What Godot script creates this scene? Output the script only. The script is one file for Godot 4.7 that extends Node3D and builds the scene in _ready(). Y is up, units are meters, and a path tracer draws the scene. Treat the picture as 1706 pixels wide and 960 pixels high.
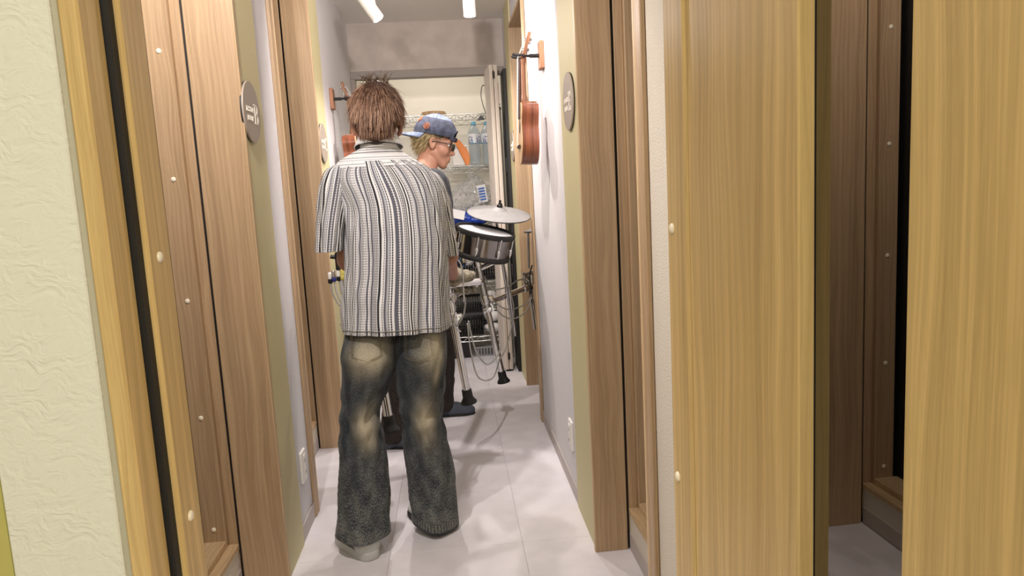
extends Node3D

const EYE := Vector3(0, 1.22, 0)
var M := {}          # materials by name
var taken := {}
var rng := RandomNumberGenerator.new()


# ---------------------------------------------------------------- mesh builder
class MB:
	var v := PackedVector3Array()
	var uv := PackedVector2Array()
	var col := PackedColorArray()
	var idx := PackedInt32Array()
	var colored := false

	func grid(rows: Array, close_u: bool, caps: bool, uvs: Array = [], flip := 0) -> void:
		# rows of points, quads between; orientation is set so that the volume is positive
		var b0 := v.size()
		var n: int = rows[0].size()
		var first := idx.size()
		var cu := n if not close_u else n + 1
		for r in rows.size():
			for k in cu:
				v.append(rows[r][k % n])
				if uvs.size():
					uv.append(uvs[r][k])
				else:
					uv.append(Vector2(float(k) / n, float(r) / maxf(1.0, rows.size() - 1)))
		for r in rows.size() - 1:
			for k in cu - 1:
				var a := b0 + r * cu + k
				idx.append_array(PackedInt32Array([a, a + 1, a + cu + 1, a, a + cu + 1, a + cu]))
		if caps:
			for e in [0, rows.size() - 1]:
				var c := Vector3.ZERO
				for p in rows[e]:
					c += p / n
				var at := v.size()
				v.append(c)
				uv.append(Vector2(0.5, 0.5))
				for k in n:
					v.append(rows[e][k])
					uv.append(Vector2(0.5, 0.5))
				for k in n:
					var p := at + 1 + k
					var q := at + 1 + (k + 1) % n
					if e == 0:
						idx.append_array(PackedInt32Array([at, q, p]))
					else:
						idx.append_array(PackedInt32Array([at, p, q]))
		orient(first, flip)

	func orient(first: int, flip := 0) -> void:
		var c := Vector3.ZERO
		var m := 0
		for i in range(first, idx.size()):
			c += v[idx[i]]
			m += 1
		if m == 0:
			return
		c /= m
		var vol := 0.0
		for i in range(first, idx.size(), 3):
			vol += (v[idx[i]] - c).dot((v[idx[i + 1]] - c).cross(v[idx[i + 2]] - c))
		if (vol < 0.0) != (flip == 1):
			for i in range(first, idx.size(), 3):
				var t := idx[i + 1]
				idx[i + 1] = idx[i + 2]
				idx[i + 2] = t

	func quad(a: Vector3, b: Vector3, c: Vector3, d: Vector3) -> void:
		var k := v.size()
		v.append_array(PackedVector3Array([a, b, c, d]))
		uv.append_array(PackedVector2Array([Vector2(0, 0), Vector2(1, 0), Vector2(1, 1), Vector2(0, 1)]))
		idx.append_array(PackedInt32Array([k, k + 1, k + 2, k, k + 2, k + 3]))

	func box(lo: Vector3, hi: Vector3, ch := 0.0, xf := Transform3D()) -> void:
		var first := idx.size()
		var c := (lo + hi) / 2
		var h := (hi - lo) / 2
		ch = minf(ch, minf(h.x, minf(h.y, h.z)) * 0.9)
		var g := h - Vector3(ch, ch, ch)
		var faces := [[0, 1, 2], [1, 2, 0], [2, 0, 1]]
		for f in faces:
			for s in [-1.0, 1.0]:
				var q := []
				for e in [[-1, -1], [1, -1], [1, 1], [-1, 1]]:
					var p := Vector3.ZERO
					p[f[0]] = s * h[f[0]]
					p[f[1]] = e[0] * g[f[1]] * s
					p[f[2]] = e[1] * g[f[2]]
					q.append(xf * (c + p))
				quad(q[0], q[1], q[2], q[3])
		if ch > 0.0:
			for f in faces:      # edges along axis f[0]
				for s in [[-1, -1], [1, -1], [1, 1], [-1, 1]]:
					var q := []
					for e in [[-1, 0], [1, 0], [1, 1], [-1, 1]]:
						var p := Vector3.ZERO
						p[f[0]] = e[0] * g[f[0]]
						p[f[1]] = s[0] * (h[f[1]] if e[1] == 0 else g[f[1]])
						p[f[2]] = s[1] * (g[f[2]] if e[1] == 0 else h[f[2]])
						q.append(xf * (c + p))
					if s[0] * s[1] > 0:
						quad(q[0], q[1], q[2], q[3])
					else:
						quad(q[3], q[2], q[1], q[0])
			for sx in [-1, 1]:
				for sy in [-1, 1]:
					for sz in [-1, 1]:
						var k := v.size()
						var s := Vector3(sx, sy, sz)
						for a in 3:
							var p := g * s
							p[a] = h[a] * s[a]
							v.append(xf * (c + p))
							uv.append(Vector2.ZERO)
						if sx * sy * sz > 0:
							idx.append_array(PackedInt32Array([k, k + 1, k + 2]))
						else:
							idx.append_array(PackedInt32Array([k, k + 2, k + 1]))
		orient(first)

	func tube(pts: Array, rad, sides := 8, caps := true, flat := 1.0) -> void:
		var rows := []
		var n := Vector3.ZERO
		for i in pts.size():
			var t: Vector3 = (pts[mini(i + 1, pts.size() - 1)] - pts[maxi(i - 1, 0)]).normalized()
			if i == 0:
				n = t.cross(Vector3.UP if absf(t.y) < 0.9 else Vector3.RIGHT).normalized()
			else:
				n = (n - t * n.dot(t)).normalized()
			var b := t.cross(n)
			var r: float = rad[i] if rad is Array else rad
			var row := []
			for k in sides:
				var a := TAU * k / sides
				row.append(pts[i] + (n * cos(a) + b * sin(a) * flat) * r)
			rows.append(row)
		grid(rows, true, caps)

	func lathe(prof: Array, sides := 24, xf := Transform3D(), caps := true) -> void:
		var rows := []
		for p in prof:
			var row := []
			for k in sides:
				var a := TAU * k / sides
				row.append(xf * Vector3(p.x * cos(a), p.y, p.x * sin(a)))
			rows.append(row)
		grid(rows, true, caps)

	func prism(poly: PackedVector2Array, depth: float, xf := Transform3D()) -> void:
		# outline in x, y; runs from z = 0 to z = depth
		var first := idx.size()
		var tri := Geometry2D.triangulate_polygon(poly)
		var n := poly.size()
		for side in 2:
			var b := v.size()
			for p in poly:
				v.append(xf * Vector3(p.x, p.y, depth * side))
				uv.append(p)
			for i in range(0, tri.size(), 3):
				if side:
					idx.append_array(PackedInt32Array([b + tri[i], b + tri[i + 1], b + tri[i + 2]]))
				else:
					idx.append_array(PackedInt32Array([b + tri[i], b + tri[i + 2], b + tri[i + 1]]))
		var area := 0.0
		for k in n:
			area += poly[k].cross(poly[(k + 1) % n])
		var t0 := poly
		# the triangulation keeps the outline's own sense
		var ta := (poly[tri[1]] - poly[tri[0]]).cross(poly[tri[2]] - poly[tri[0]])
		for k in n:
			var p: Vector2 = t0[k]
			var q: Vector2 = t0[(k + 1) % n]
			if (area > 0) == (ta > 0):
				quad(xf * Vector3(p.x, p.y, 0), xf * Vector3(q.x, q.y, 0), xf * Vector3(q.x, q.y, depth), xf * Vector3(p.x, p.y, depth))
			else:
				quad(xf * Vector3(q.x, q.y, 0), xf * Vector3(p.x, p.y, 0), xf * Vector3(p.x, p.y, depth), xf * Vector3(q.x, q.y, depth))
		orient(first)

	func ball(c: Vector3, r: Vector3, sides := 16, basis := Basis()) -> void:
		var prof := []
		for i in range(0, sides / 2 + 1):
			var a := -PI / 2 + PI * i / (sides / 2)
			prof.append(Vector2(maxf(cos(a), 0.001), sin(a)))
		lathe(prof, sides, Transform3D(basis * Basis.from_scale(r), c), false)

	func add(o: MB, xf := Transform3D()) -> void:
		var b := v.size()
		for p in o.v:
			v.append(xf * p)
		uv.append_array(o.uv)
		if o.colored or colored:
			if col.size() < b:
				col.resize(b)
				col.fill(Color.WHITE)
			if o.col.size():
				col.append_array(o.col)
			else:
				for i in o.v.size():
					col.append(Color.WHITE)
			colored = true
		for i in o.idx:
			idx.append(i + b)

	func tint(from: int, c: Color) -> void:
		colored = true
		var n := col.size()
		col.resize(v.size())
		for i in range(mini(from, n), v.size()):
			col[i] = c

	func mesh() -> ArrayMesh:
		var nrm := PackedVector3Array()
		nrm.resize(v.size())
		for i in range(0, idx.size(), 3):
			var a := v[idx[i]]
			var n := (v[idx[i + 1]] - a).cross(v[idx[i + 2]] - a)
			nrm[idx[i]] += n
			nrm[idx[i + 1]] += n
			nrm[idx[i + 2]] += n
		# points in the same place along a uv seam share their normal when theirs are near one another
		var near := {}
		for i in v.size():
			var key := Vector3i((v[i] * 20000.0).round())
			if near.has(key):
				near[key].append(i)
			else:
				near[key] = [i]
		var out := nrm.duplicate()
		for key in near:
			var l: Array = near[key]
			if l.size() < 2:
				continue
			for i in l:
				var s := Vector3.ZERO
				for j in l:
					if nrm[i].normalized().dot(nrm[j].normalized()) > 0.8:
						s += nrm[j]
				out[i] = s
		for i in out.size():
			out[i] = out[i].normalized() if out[i].length() > 0 else Vector3.UP
		var rev := idx.duplicate()
		for i in range(0, rev.size(), 3):
			rev[i + 1] = idx[i + 2]
			rev[i + 2] = idx[i + 1]
		var arr := []
		arr.resize(Mesh.ARRAY_MAX)
		arr[Mesh.ARRAY_VERTEX] = v
		arr[Mesh.ARRAY_NORMAL] = out
		arr[Mesh.ARRAY_TEX_UV] = uv
		if colored:
			if col.size() < v.size():
				tint(col.size(), Color.WHITE)
			arr[Mesh.ARRAY_COLOR] = col
		arr[Mesh.ARRAY_INDEX] = rev
		var am := ArrayMesh.new()
		am.add_surface_from_arrays(Mesh.PRIMITIVE_TRIANGLES, arr)
		return am


# a field of tapered capsules and ellipsoids, joined smoothly and meshed as surface nets
func blob(items: Array, cell: float, k: float) -> MB:
	var lo := Vector3(1e9, 1e9, 1e9)
	var hi := -lo
	var boxes := []
	for it in items:
		var a: Vector3
		var b: Vector3
		if it[0] == "c":
			var r := maxf(it[3], it[4])
			a = Vector3(minf(it[1].x, it[2].x), minf(it[1].y, it[2].y), minf(it[1].z, it[2].z)) - Vector3.ONE * r
			b = Vector3(maxf(it[1].x, it[2].x), maxf(it[1].y, it[2].y), maxf(it[1].z, it[2].z)) + Vector3.ONE * r
		else:
			var r: float = maxf(it[2].x, maxf(it[2].y, it[2].z))
			a = it[1] - Vector3.ONE * r
			b = it[1] + Vector3.ONE * r
		boxes.append([a, b])
		if it[0] != "s":
			lo = lo.min(a)
			hi = hi.max(b)
	lo -= Vector3.ONE * cell * 3
	hi += Vector3.ONE * cell * 3
	var n := Vector3i(((hi - lo) / cell).ceil()) + Vector3i.ONE
	var f := PackedFloat32Array()
	f.resize(n.x * n.y * n.z)
	f.fill(1.0)
	var sy := n.x
	var sz := n.x * n.y
	for q in items.size():
		var it: Array = items[q]
		var pad := k + cell * 2.5
		var i0 := Vector3i(((boxes[q][0] - lo - Vector3.ONE * pad) / cell).floor()).max(Vector3i.ZERO)
		var i1 := Vector3i(((boxes[q][1] - lo + Vector3.ONE * pad) / cell).ceil()).min(n - Vector3i.ONE)
		var cap: bool = it[0] == "c"
		var sub: bool = it[0] == "s"
		var a: Vector3 = it[1]
		var ba := Vector3.ZERO
		var l2 := 1.0
		var ra := 0.0
		var rb := 0.0
		var er := Vector3.ONE
		var eb := Basis()
		var kk := k
		if cap:
			ba = it[2] - a
			l2 = maxf(ba.length_squared(), 1e-9)
			ra = it[3]
			rb = it[4]
			if it.size() > 5:
				kk = it[5]
		else:
			er = it[2]
			if it.size() > 3 and it[3] is Basis:
				eb = it[3].inverse()
			if it.size() > 4:
				kk = it[4]
		for z in range(i0.z, i1.z + 1):
			for y in range(i0.y, i1.y + 1):
				var at := z * sz + y * sy + i0.x
				var p := lo + Vector3(i0.x, y, z) * cell - a
				for x in range(i0.x, i1.x + 1):
					var d: float
					if cap:
						var t := clampf(p.dot(ba) / l2, 0.0, 1.0)
						d = (p - ba * t).length() - (ra + (rb - ra) * t)
					else:
						var e := (eb * p) / er
						var k0 := e.length()
						var k1 := (e / er).length()
						d = k0 * (k0 - 1.0) / k1 if k1 > 1e-6 else -er.x
					var o := f[at]
					if sub:
						d = -d
						var h := maxf(kk - absf(o - d), 0.0) / kk
						f[at] = maxf(o, d) + h * h * kk * 0.25
					else:
						var h := maxf(kk - absf(o - d), 0.0) / kk
						f[at] = minf(o, d) - h * h * kk * 0.25
					at += 1
					p.x += cell
	var mb := MB.new()
	var vid := {}
	var off := [0, 1, sy, sy + 1, sz, sz + 1, sz + sy, sz + sy + 1]
	var cpos := [Vector3(0, 0, 0), Vector3(1, 0, 0), Vector3(0, 1, 0), Vector3(1, 1, 0), Vector3(0, 0, 1), Vector3(1, 0, 1), Vector3(0, 1, 1), Vector3(1, 1, 1)]
	var edges := [[0, 1], [2, 3], [4, 5], [6, 7], [0, 2], [1, 3], [4, 6], [5, 7], [0, 4], [1, 5], [2, 6], [3, 7]]
	for z in n.z - 1:
		for y in n.y - 1:
			var at := z * sz + y * sy
			for x in n.x - 1:
				var s := f[at] < 0.0
				if (f[at + 1] < 0.0) != s or (f[at + sy] < 0.0) != s or (f[at + sz] < 0.0) != s or (f[at + sy + 1] < 0.0) != s or (f[at + sz + 1] < 0.0) != s or (f[at + sz + sy] < 0.0) != s or (f[at + sz + sy + 1] < 0.0) != s:
					var sum := Vector3.ZERO
					var m := 0
					for e in edges:
						var d0 := f[at + off[e[0]]]
						var d1 := f[at + off[e[1]]]
						if (d0 < 0.0) != (d1 < 0.0):
							sum += cpos[e[0]].lerp(cpos[e[1]], d0 / (d0 - d1))
							m += 1
					vid[at] = mb.v.size()
					mb.v.append(lo + (Vector3(x, y, z) + sum / m) * cell)
				at += 1
	for at in vid:
		var s0: bool = f[at] < 0.0
		for ax in [[1, sy, sz], [sy, sz, 1], [sz, 1, sy]]:
			if (f[at + ax[0]] < 0.0) != s0:
				var b: int = at - ax[1]
				var c: int = at - ax[2]
				var d: int = at - ax[1] - ax[2]
				if vid.has(b) and vid.has(c) and vid.has(d):
					if s0:
						mb.idx.append_array(PackedInt32Array([vid[at], vid[b], vid[d], vid[at], vid[d], vid[c]]))
					else:
						mb.idx.append_array(PackedInt32Array([vid[at], vid[d], vid[b], vid[at], vid[c], vid[d]]))
	mb.uv.resize(mb.v.size())
	for i in mb.v.size():
		mb.uv[i] = Vector2(mb.v[i].x, mb.v[i].y)
	mb.orient(0)
	return mb


# cloth: rings [x, y, z, rx, rz, squareness, slope_x, slope_z], smoothed along the length
func loft(rings: Array, sides: int, steps: int, wrap_u: float, v_per_m: float, fold: Callable, swap := false) -> MB:
	var rows := []
	var uvs := []
	var length := 0.0
	var prev := Vector3.ZERO
	var total := (rings.size() - 1) * steps
	for i in total + 1:
		var s := float(i) / steps
		var a := mini(int(s), rings.size() - 2)
		var t := s - a
		var r := []
		for q in 8:
			var p0: float = ring(rings, a - 1, q)
			var p1: float = ring(rings, a, q)
			var p2: float = ring(rings, a + 1, q)
			var p3: float = ring(rings, a + 2, q)
			r.append(0.5 * (2 * p1 + (p2 - p0) * t + (2 * p0 - 5 * p1 + 4 * p2 - p3) * t * t + (3 * p1 - p0 - 3 * p2 + p3) * t * t * t))
		var c := Vector3(r[0], r[1], r[2])
		if i:
			length += (Vector2(c.y, r[4]) - Vector2(prev.x, prev.y)).length() if swap else absf(c.y - prev.x)
		prev = Vector3(c.y, r[4], 0)
		var row := []
		var uvr := []
		for k in sides:
			var an := TAU * k / sides
			var cs := cos(an)
			var sn := sin(an)
			var e: float = 2.0 / maxf(r[5], 0.5)
			var px := signf(cs) * pow(absf(cs), e)
			var pz := signf(sn) * pow(absf(sn), e)
			var d: float = fold.call(an, c.y)
			var p := Vector3(px * (r[3] + d), 0, pz * (r[4] + d))
			p.y = p.x * r[6] + p.z * r[7]
			row.append(c + p)
		for k in sides + 1:
			var w := Vector2(float(k) / sides * wrap_u, length * v_per_m)
			uvr.append(Vector2(w.y, w.x) if swap else w)
		rows.append(row)
		uvs.append(uvr)
	var mb := MB.new()
	mb.grid(rows, true, false, uvs)
	return mb


func ring(rings: Array, i: int, q: int) -> float:
	var r: Array = rings[clampi(i, 0, rings.size() - 1)]
	if q < r.size():
		return r[q]
	return 2.0 if q == 5 else 0.0


# ---------------------------------------------------------------- naming
func numbered(called: String) -> String:
	if not taken.has(called):
		taken[called] = 0
		return called
	taken[called] += 1
	return "%s_%03d" % [called, taken[called]]


func thing(called: String, label: String, category: String, at := Vector3.ZERO, turn := 0.0, group := "") -> Node3D:
	var o := Node3D.new()
	o.name = numbered(called)
	add_child(o, true)
	o.position = at
	o.rotation.y = turn
	o.set_meta("label", label)
	o.set_meta("category", category)
	if group:
		o.set_meta("group", group)
	return o


func frame(called: String, label := "") -> Node3D:
	var o := Node3D.new()
	o.name = called
	add_child(o, true)
	o.set_meta("kind", "structure")
	o.set_meta("label", label)
	o.set_meta("category", called.split("_")[0])
	return o


func put(called: String, mb, mat, parent: Node = self, label := "") -> MeshInstance3D:
	var o := MeshInstance3D.new()
	o.name = numbered(called) if parent == self else called
	o.mesh = mb.mesh() if mb is MB else mb
	o.material_override = M[mat] if mat is String else mat
	parent.add_child(o, true)
	if label:
		o.set_meta("label", label)
	return o


func slab(called: String, lo: Vector3, hi: Vector3, mat, parent: Node = self, ch := 0.0, label := "") -> MeshInstance3D:
	var mb := MB.new()
	mb.box(lo, hi, ch)
	return put(called, mb, mat, parent, label)


func struct(o: MeshInstance3D, label: String) -> MeshInstance3D:
	o.set_meta("kind", "structure")
	o.set_meta("label", label)
	o.set_meta("category", String(o.name).split("_")[0])
	return o


func tag(o: Node3D, label: String, category: String, group := "") -> Node3D:
	o.set_meta("label", label)
	o.set_meta("category", category)
	if group:
		o.set_meta("group", group)
	return o


func text(called: String, s: String, size: float, serif: bool, mat, parent: Node3D, at: Vector3, turn: float, squeeze := 1.0) -> MeshInstance3D:
	var f := SystemFont.new()
	f.font_names = PackedStringArray(["Droid Serif" if serif else "Droid Sans"])
	var t := TextMesh.new()
	t.font = f
	t.text = s
	t.font_size = 64
	t.pixel_size = size / 64.0
	t.depth = 0.0016
	t.curve_step = 2.0
	var o := MeshInstance3D.new()
	o.name = called
	o.mesh = t
	o.material_override = M[mat]
	o.position = at
	o.rotation.y = turn
	o.scale = Vector3(squeeze, 1, 1)
	parent.add_child(o, true)
	return o


func arc(a: Vector3, b: Vector3, sag: Vector3, n := 10) -> Array:
	var out := []
	for i in n + 1:
		var t := float(i) / n
		out.append(a.lerp(b, t) + sag * 4.0 * t * (1.0 - t))
	return out


func spline(p: Array, n := 6) -> Array:
	var out := []
	for i in p.size() - 1:
		var a: Vector3 = p[maxi(i - 1, 0)]
		var d: Vector3 = p[mini(i + 2, p.size() - 1)]
		for k in n:
			out.append(p[i].cubic_interpolate(p[i + 1], a, d, float(k) / n))
	out.append(p[-1])
	return out


func along(a: Vector3, b: Vector3) -> Transform3D:
	# y axis runs from a to b, origin at a
	var y := (b - a).normalized()
	var x := y.cross(Vector3.FORWARD if absf(y.z) < 0.9 else Vector3.RIGHT).normalized()
	return Transform3D(Basis(x, y, x.cross(y)), a)


# ---------------------------------------------------------------- textures and materials
func noise(seed_: int, freq: float, oct := 3, kind := FastNoiseLite.TYPE_SIMPLEX_SMOOTH) -> FastNoiseLite:
	var n := FastNoiseLite.new()
	n.seed = seed_
	n.noise_type = kind
	n.frequency = freq
	n.fractal_octaves = oct
	n.fractal_type = FastNoiseLite.FRACTAL_FBM if oct > 1 else FastNoiseLite.FRACTAL_NONE
	return n


func image(w: int, h: int, f: Callable) -> ImageTexture:
	var im := Image.create(w, h, false, Image.FORMAT_RGB8)
	for y in h:
		for x in w:
			im.set_pixel(x, y, f.call(x, y))
	return ImageTexture.create_from_image(im)


func seamless(w: int, h: int, seed_: int, freq: float, oct: int, lo: float, hi: float) -> ImageTexture:
	var n := noise(seed_, freq, oct)
	var im := n.get_seamless_image(w, h, false, false, 0.2, true)
	im.convert(Image.FORMAT_RGB8)
	for y in h:
		for x in w:
			var g := lerpf(lo, hi, im.get_pixel(x, y).r)
			im.set_pixel(x, y, Color(g, g, g))
	return ImageTexture.create_from_image(im)


func wood_image(seed_: int, warm: float, contrast := 1.0) -> ImageTexture:
	var big := noise(seed_, 0.012, 2)
	var mid := noise(seed_ + 1, 0.09, 2)
	var fine := noise(seed_ + 2, 0.45, 2)
	var warp := noise(seed_ + 3, 0.004, 2)
	var w := 512
	return image(w, 1024, func(x, y):
		var r := 0.0
		var fade := smoothstep(0.85, 1.0, float(x) / w)
		var yf := smoothstep(0.9, 1.0, y / 1024.0)
		for k in 2:
			var wt := (1.0 - fade) if k == 0 else fade
			if wt <= 0.001:
				continue
			var xx: float = x - k * w
			for j in 2:
				var wy := (1.0 - yf) if j == 0 else yf
				if wy <= 0.001:
					continue
				var yy: float = y - j * 1024
				var q: float = xx + 9.0 * warp.get_noise_2d(xx * 2.0, yy)
				r += wt * wy * (0.5 * big.get_noise_2d(q, yy * 0.02) + 0.55 * mid.get_noise_2d(q, yy * 0.016) + 0.42 * fine.get_noise_2d(q, yy * 0.02))
		r *= contrast
		var g := 0.86 + 0.26 * r
		return Color(clampf(g, 0, 1), clampf(g - 0.012 + 0.05 * r * warm, 0, 1), clampf(g - 0.03 + 0.10 * r * warm, 0, 1)))


func mat(called: String, c: Color, rough := 0.6, metal := 0.0) -> StandardMaterial3D:
	var m := StandardMaterial3D.new()
	m.resource_name = called
	m.albedo_color = c
	m.roughness = rough
	m.metallic = metal
	M[called] = m
	return m


func c8(r: int, g: int, b: int) -> Color:
	return Color(r / 255.0, g / 255.0, b / 255.0)


func tri(m: StandardMaterial3D, s: Vector3, world := true) -> void:
	m.uv1_triplanar = true
	m.uv1_world_triplanar = world
	m.uv1_scale = s
	m.uv1_offset = Vector3(0.37, 0.11, 0.29)
	m.uv1_triplanar_sharpness = 8.0


func materials() -> void:
	var oak := wood_image(11, 0.5, 0.55)
	for a in [["oak", c8(204, 176, 142), 0.42], ["oak_edge", c8(230, 202, 162), 0.45], ["oak_near_lit", c8(234, 204, 142), 0.42]]:  # the near copy is lightened and yellowed to carry the room light
		var m := mat(a[0], a[1], a[2])
		m.albedo_texture = oak
		tri(m, Vector3(1.6, 0.5, 1.6))
	var red := wood_image(47, 0.6, 1.5)
	var ma := mat("mahogany", c8(132, 74, 50), 0.28)
	ma.albedo_texture = red
	ma.clearcoat_enabled = true
	ma.clearcoat = 0.5
	ma.clearcoat_roughness = 0.15
	tri(ma, Vector3(6, 1.6, 6), false)
	for a in [["neck_wood", c8(150, 104, 76), 0.4], ["block_wood", c8(176, 124, 94), 0.55], ["top_wood", c8(214, 180, 140), 0.35]]:
		var m := mat(a[0], a[1], a[2])
		m.albedo_texture = red
		tri(m, Vector3(5, 1.5, 5), false)
	mat("rosewood", c8(58, 38, 32), 0.45)
	# walls
	var emb := noise(5, 0.016, 4)
	var wrp := noise(6, 0.010, 2)
	var wp := mat("room_wallpaper", c8(214, 214, 202), 0.8)
	wp.heightmap_enabled = true
	wp.heightmap_scale = 0.10
	wp.heightmap_texture = image(512, 512, func(x, y):
		var r := 0.0
		for k in 4:
			var fx := smoothstep(0.8, 1.0, x / 512.0)
			var fy := smoothstep(0.8, 1.0, y / 512.0)
			var wt: float = (fx if k % 2 else 1.0 - fx) * (fy if k / 2 else 1.0 - fy)
			if wt < 0.001:
				continue
			var xx: float = x - 512 * (k % 2)
			var yy: float = y - 512 * (k / 2)
			var o := 26.0 * wrp.get_noise_2d(xx, yy)
			r += wt * (1.0 - absf(emb.get_noise_2d((xx + o) * 0.8, (yy - o) * 1.5)) * 3.2)
		r = clampf(r * 0.5 + 0.5, 0, 1)
		return Color(r, r, r))
	tri(wp, Vector3(3.2, 3.2, 3.2))
	var fab := seamless(512, 512, 8, 0.05, 4, 0.0, 1.0)
	var cw := mat("corridor_wallpaper", c8(214, 212, 214), 0.85)
	cw.heightmap_enabled = true
	cw.heightmap_scale = 0.06
	cw.heightmap_texture = fab
	tri(cw, Vector3(5, 2.2, 5))
	var gw := mat("grey_wallpaper", c8(206, 197, 190), 0.85)
	gw.albedo_texture = seamless(256, 256, 18, 0.02, 3, 0.9, 1.0)
	tri(gw, Vector3(1.2, 1.2, 1.2))
	var rw := mat("riser_wallpaper", c8(212, 206, 194), 0.85)
	rw.heightmap_enabled = true
	rw.heightmap_scale = 0.1
	rw.heightmap_texture = fab
	tri(rw, Vector3(6, 6, 6))
	mat("olive", c8(205, 196, 152), 0.6)
	mat("olive_accent", c8(176, 170, 96), 0.7)
	mat("ceiling_white", c8(232, 228, 224), 0.9)
	mat("baseboard", c8(186, 178, 174), 0.6)
	mat("header_frame", c8(150, 142, 136), 0.55)
	mat("reveal", c8(176, 172, 152), 0.7)
	mat("closet_wall", c8(238, 234, 222), 0.85)
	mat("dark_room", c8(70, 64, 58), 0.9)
	mat("gasket", c8(20, 20, 21), 0.55)
	mat("black_plastic", c8(22, 22, 24), 0.4)
	mat("rubber", c8(28, 27, 28), 0.6)
	mat("dark_grey", c8(62, 62, 64), 0.5)
	mat("grey_plastic", c8(150, 150, 150), 0.5)
	mat("white_plastic", c8(236, 234, 230), 0.4)
	mat("cap_cream", c8(240, 232, 212), 0.4)
	mat("white_metal", c8(240, 240, 238), 0.35)
	mat("sign_grey", c8(166, 154, 142), 0.5)
	mat("lettering", c8(244, 238, 226), 0.5)
	mat("sign_edge", c8(30, 30, 32), 0.5)
	var fl := mat("floor_tile", c8(234, 231, 237), 0.42)
	fl.albedo_texture = seamless(512, 512, 21, 0.012, 5, 0.93, 1.0)
	tri(fl, Vector3(0.9, 0.9, 0.9))
	mat("tile_bed", c8(206, 200, 202), 0.8)
	mat("door_white", c8(228, 218, 208), 0.5)
	mat("door_edge", c8(206, 196, 186), 0.5)
	# metals and clear things
	mat("chrome", c8(238, 239, 242), 0.12, 1.0)
	mat("dull_chrome", c8(208, 209, 212), 0.25, 1.0)
	mat("wire", c8(206, 206, 204), 0.25, 0.9)
	mat("shell_metal", c8(150, 146, 146), 0.14, 1.0)
	mat("dark_pane", c8(124, 121, 117), 0.01, 1.0)
	var pn := mat("pane", Color(0.9, 0.95, 0.93, 0.1), 0.02)
	pn.transparency = BaseMaterial3D.TRANSPARENCY_ALPHA
	for a in [["bottle_clear", Color(0.62, 0.72, 0.78, 0.34), 0.05], ["clear_bag", Color(0.95, 0.96, 0.96, 0.24), 0.06]]:
		var m := mat(a[0], a[1], a[2])
		m.transparency = BaseMaterial3D.TRANSPARENCY_ALPHA
	mat("bottle_cap", c8(120, 190, 222), 0.4)
	mat("label_white", c8(240, 240, 242), 0.5)
	mat("label_blue", c8(60, 110, 190), 0.5)
	mat("pack_blue", c8(26, 66, 172), 0.3)
	mat("orange", c8(232, 138, 66), 0.5)
	mat("cable_grey", c8(178, 178, 172), 0.5)
	mat("cable_black", c8(30, 30, 30), 0.5)
	mat("cable_blue", c8(64, 130, 190), 0.45)
	mat("yellow_plug", c8(206, 196, 104), 0.5)
	mat("blue_plug", c8(44, 48, 120), 0.5)
	mat("pink_tag", c8(226, 170, 160), 0.6)
	var cy := mat("cymbal_rubber", c8(150, 150, 150), 0.55)
	cy.albedo_texture = seamless(256, 256, 31, 0.02, 4, 0.93, 1.0)
	tri(cy, Vector3(4, 4, 4), false)
	mat("mesh_head", c8(236, 236, 238), 0.6)
	# people
	for a in [["skin_man", c8(164, 118, 100)], ["skin_youth", c8(172, 126, 104)]]:
		var m := mat(a[0], a[1], 0.5)
		m.subsurf_scatter_enabled = true
		m.subsurf_scatter_strength = 0.08
	mat("lips", c8(176, 104, 92), 0.45)
	mat("eye_white", c8(232, 228, 222), 0.2)
	mat("eye_dark", c8(34, 26, 22), 0.15)
	var hr := mat("hair", Color.WHITE, 0.42)
	hr.vertex_color_use_as_albedo = true
	hr.metallic_specular = 0.3
	var knit := seamless(256, 256, 41, 0.09, 3, 0.4, 1.0)
	for a in [["tee_dark", c8(66, 68, 74), 1.0], ["trousers_brown", c8(66, 56, 50), 1.0], ["slipper_tweed", c8(124, 132, 150), 2.0], ["glove_beige", c8(190, 180, 158), 0.5], ["sole_white", c8(206, 206, 202), 1.0]]:
		var m := mat(a[0], a[1], 0.9)
		m.albedo_texture = knit
		m.rim_enabled = true
		m.rim = 0.3
		tri(m, Vector3.ONE * 4.0 * a[2], false)
	mat("shoe_grey", c8(190, 191, 190), 0.7)
	mat("sole_dark", c8(36, 36, 38), 0.8)
	mat("thread", c8(122, 112, 88), 0.8)
	var den := noise(61, 0.02, 4)
	var de2 := noise(62, 0.3, 2)
	for a in [["denim_cap", c8(116, 130, 158)], ["denim_cap_dark", c8(66, 72, 92)]]:
		var m := mat(a[0], a[1], 0.9)
		m.albedo_texture = image(256, 256, func(x, y):
			var g := clampf(0.82 + 0.34 * den.get_noise_2d(x, y) + 0.2 * de2.get_noise_2d(x, y), 0, 1)
			return Color(g, g, g))
		tri(m, Vector3(5, 5, 5), false)
	mat("patch", c8(98, 58, 44), 0.8)
	mat("patch_edge", c8(150, 90, 62), 0.8)
	# the shirt: woven stripes, dotted and plain, 0.17 m to the repeat
	shirt_material("shirt", "w1d1g2D1w1s3g2w1d1w1d1s1w2k2W2k1g2D1w1D1w2s2d1w1d1s3w2D1w1b1g2s2w1d1W3k2s1w1d1g2D1w1D1g2s3w1d1w2D1s2g1w1d1w1d1")
	shirt_material("shirt_yoke", "w3d1W2w2g1w2d1w3W2s1w2d1w2W3g1w1d1w3")
	# washed jeans, one texture a leg: u goes round from the wearer's right by the back, v runs from waist to hem
	var jn := noise(81, 0.010, 4)
	var jf := noise(82, 0.35, 3)
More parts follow.
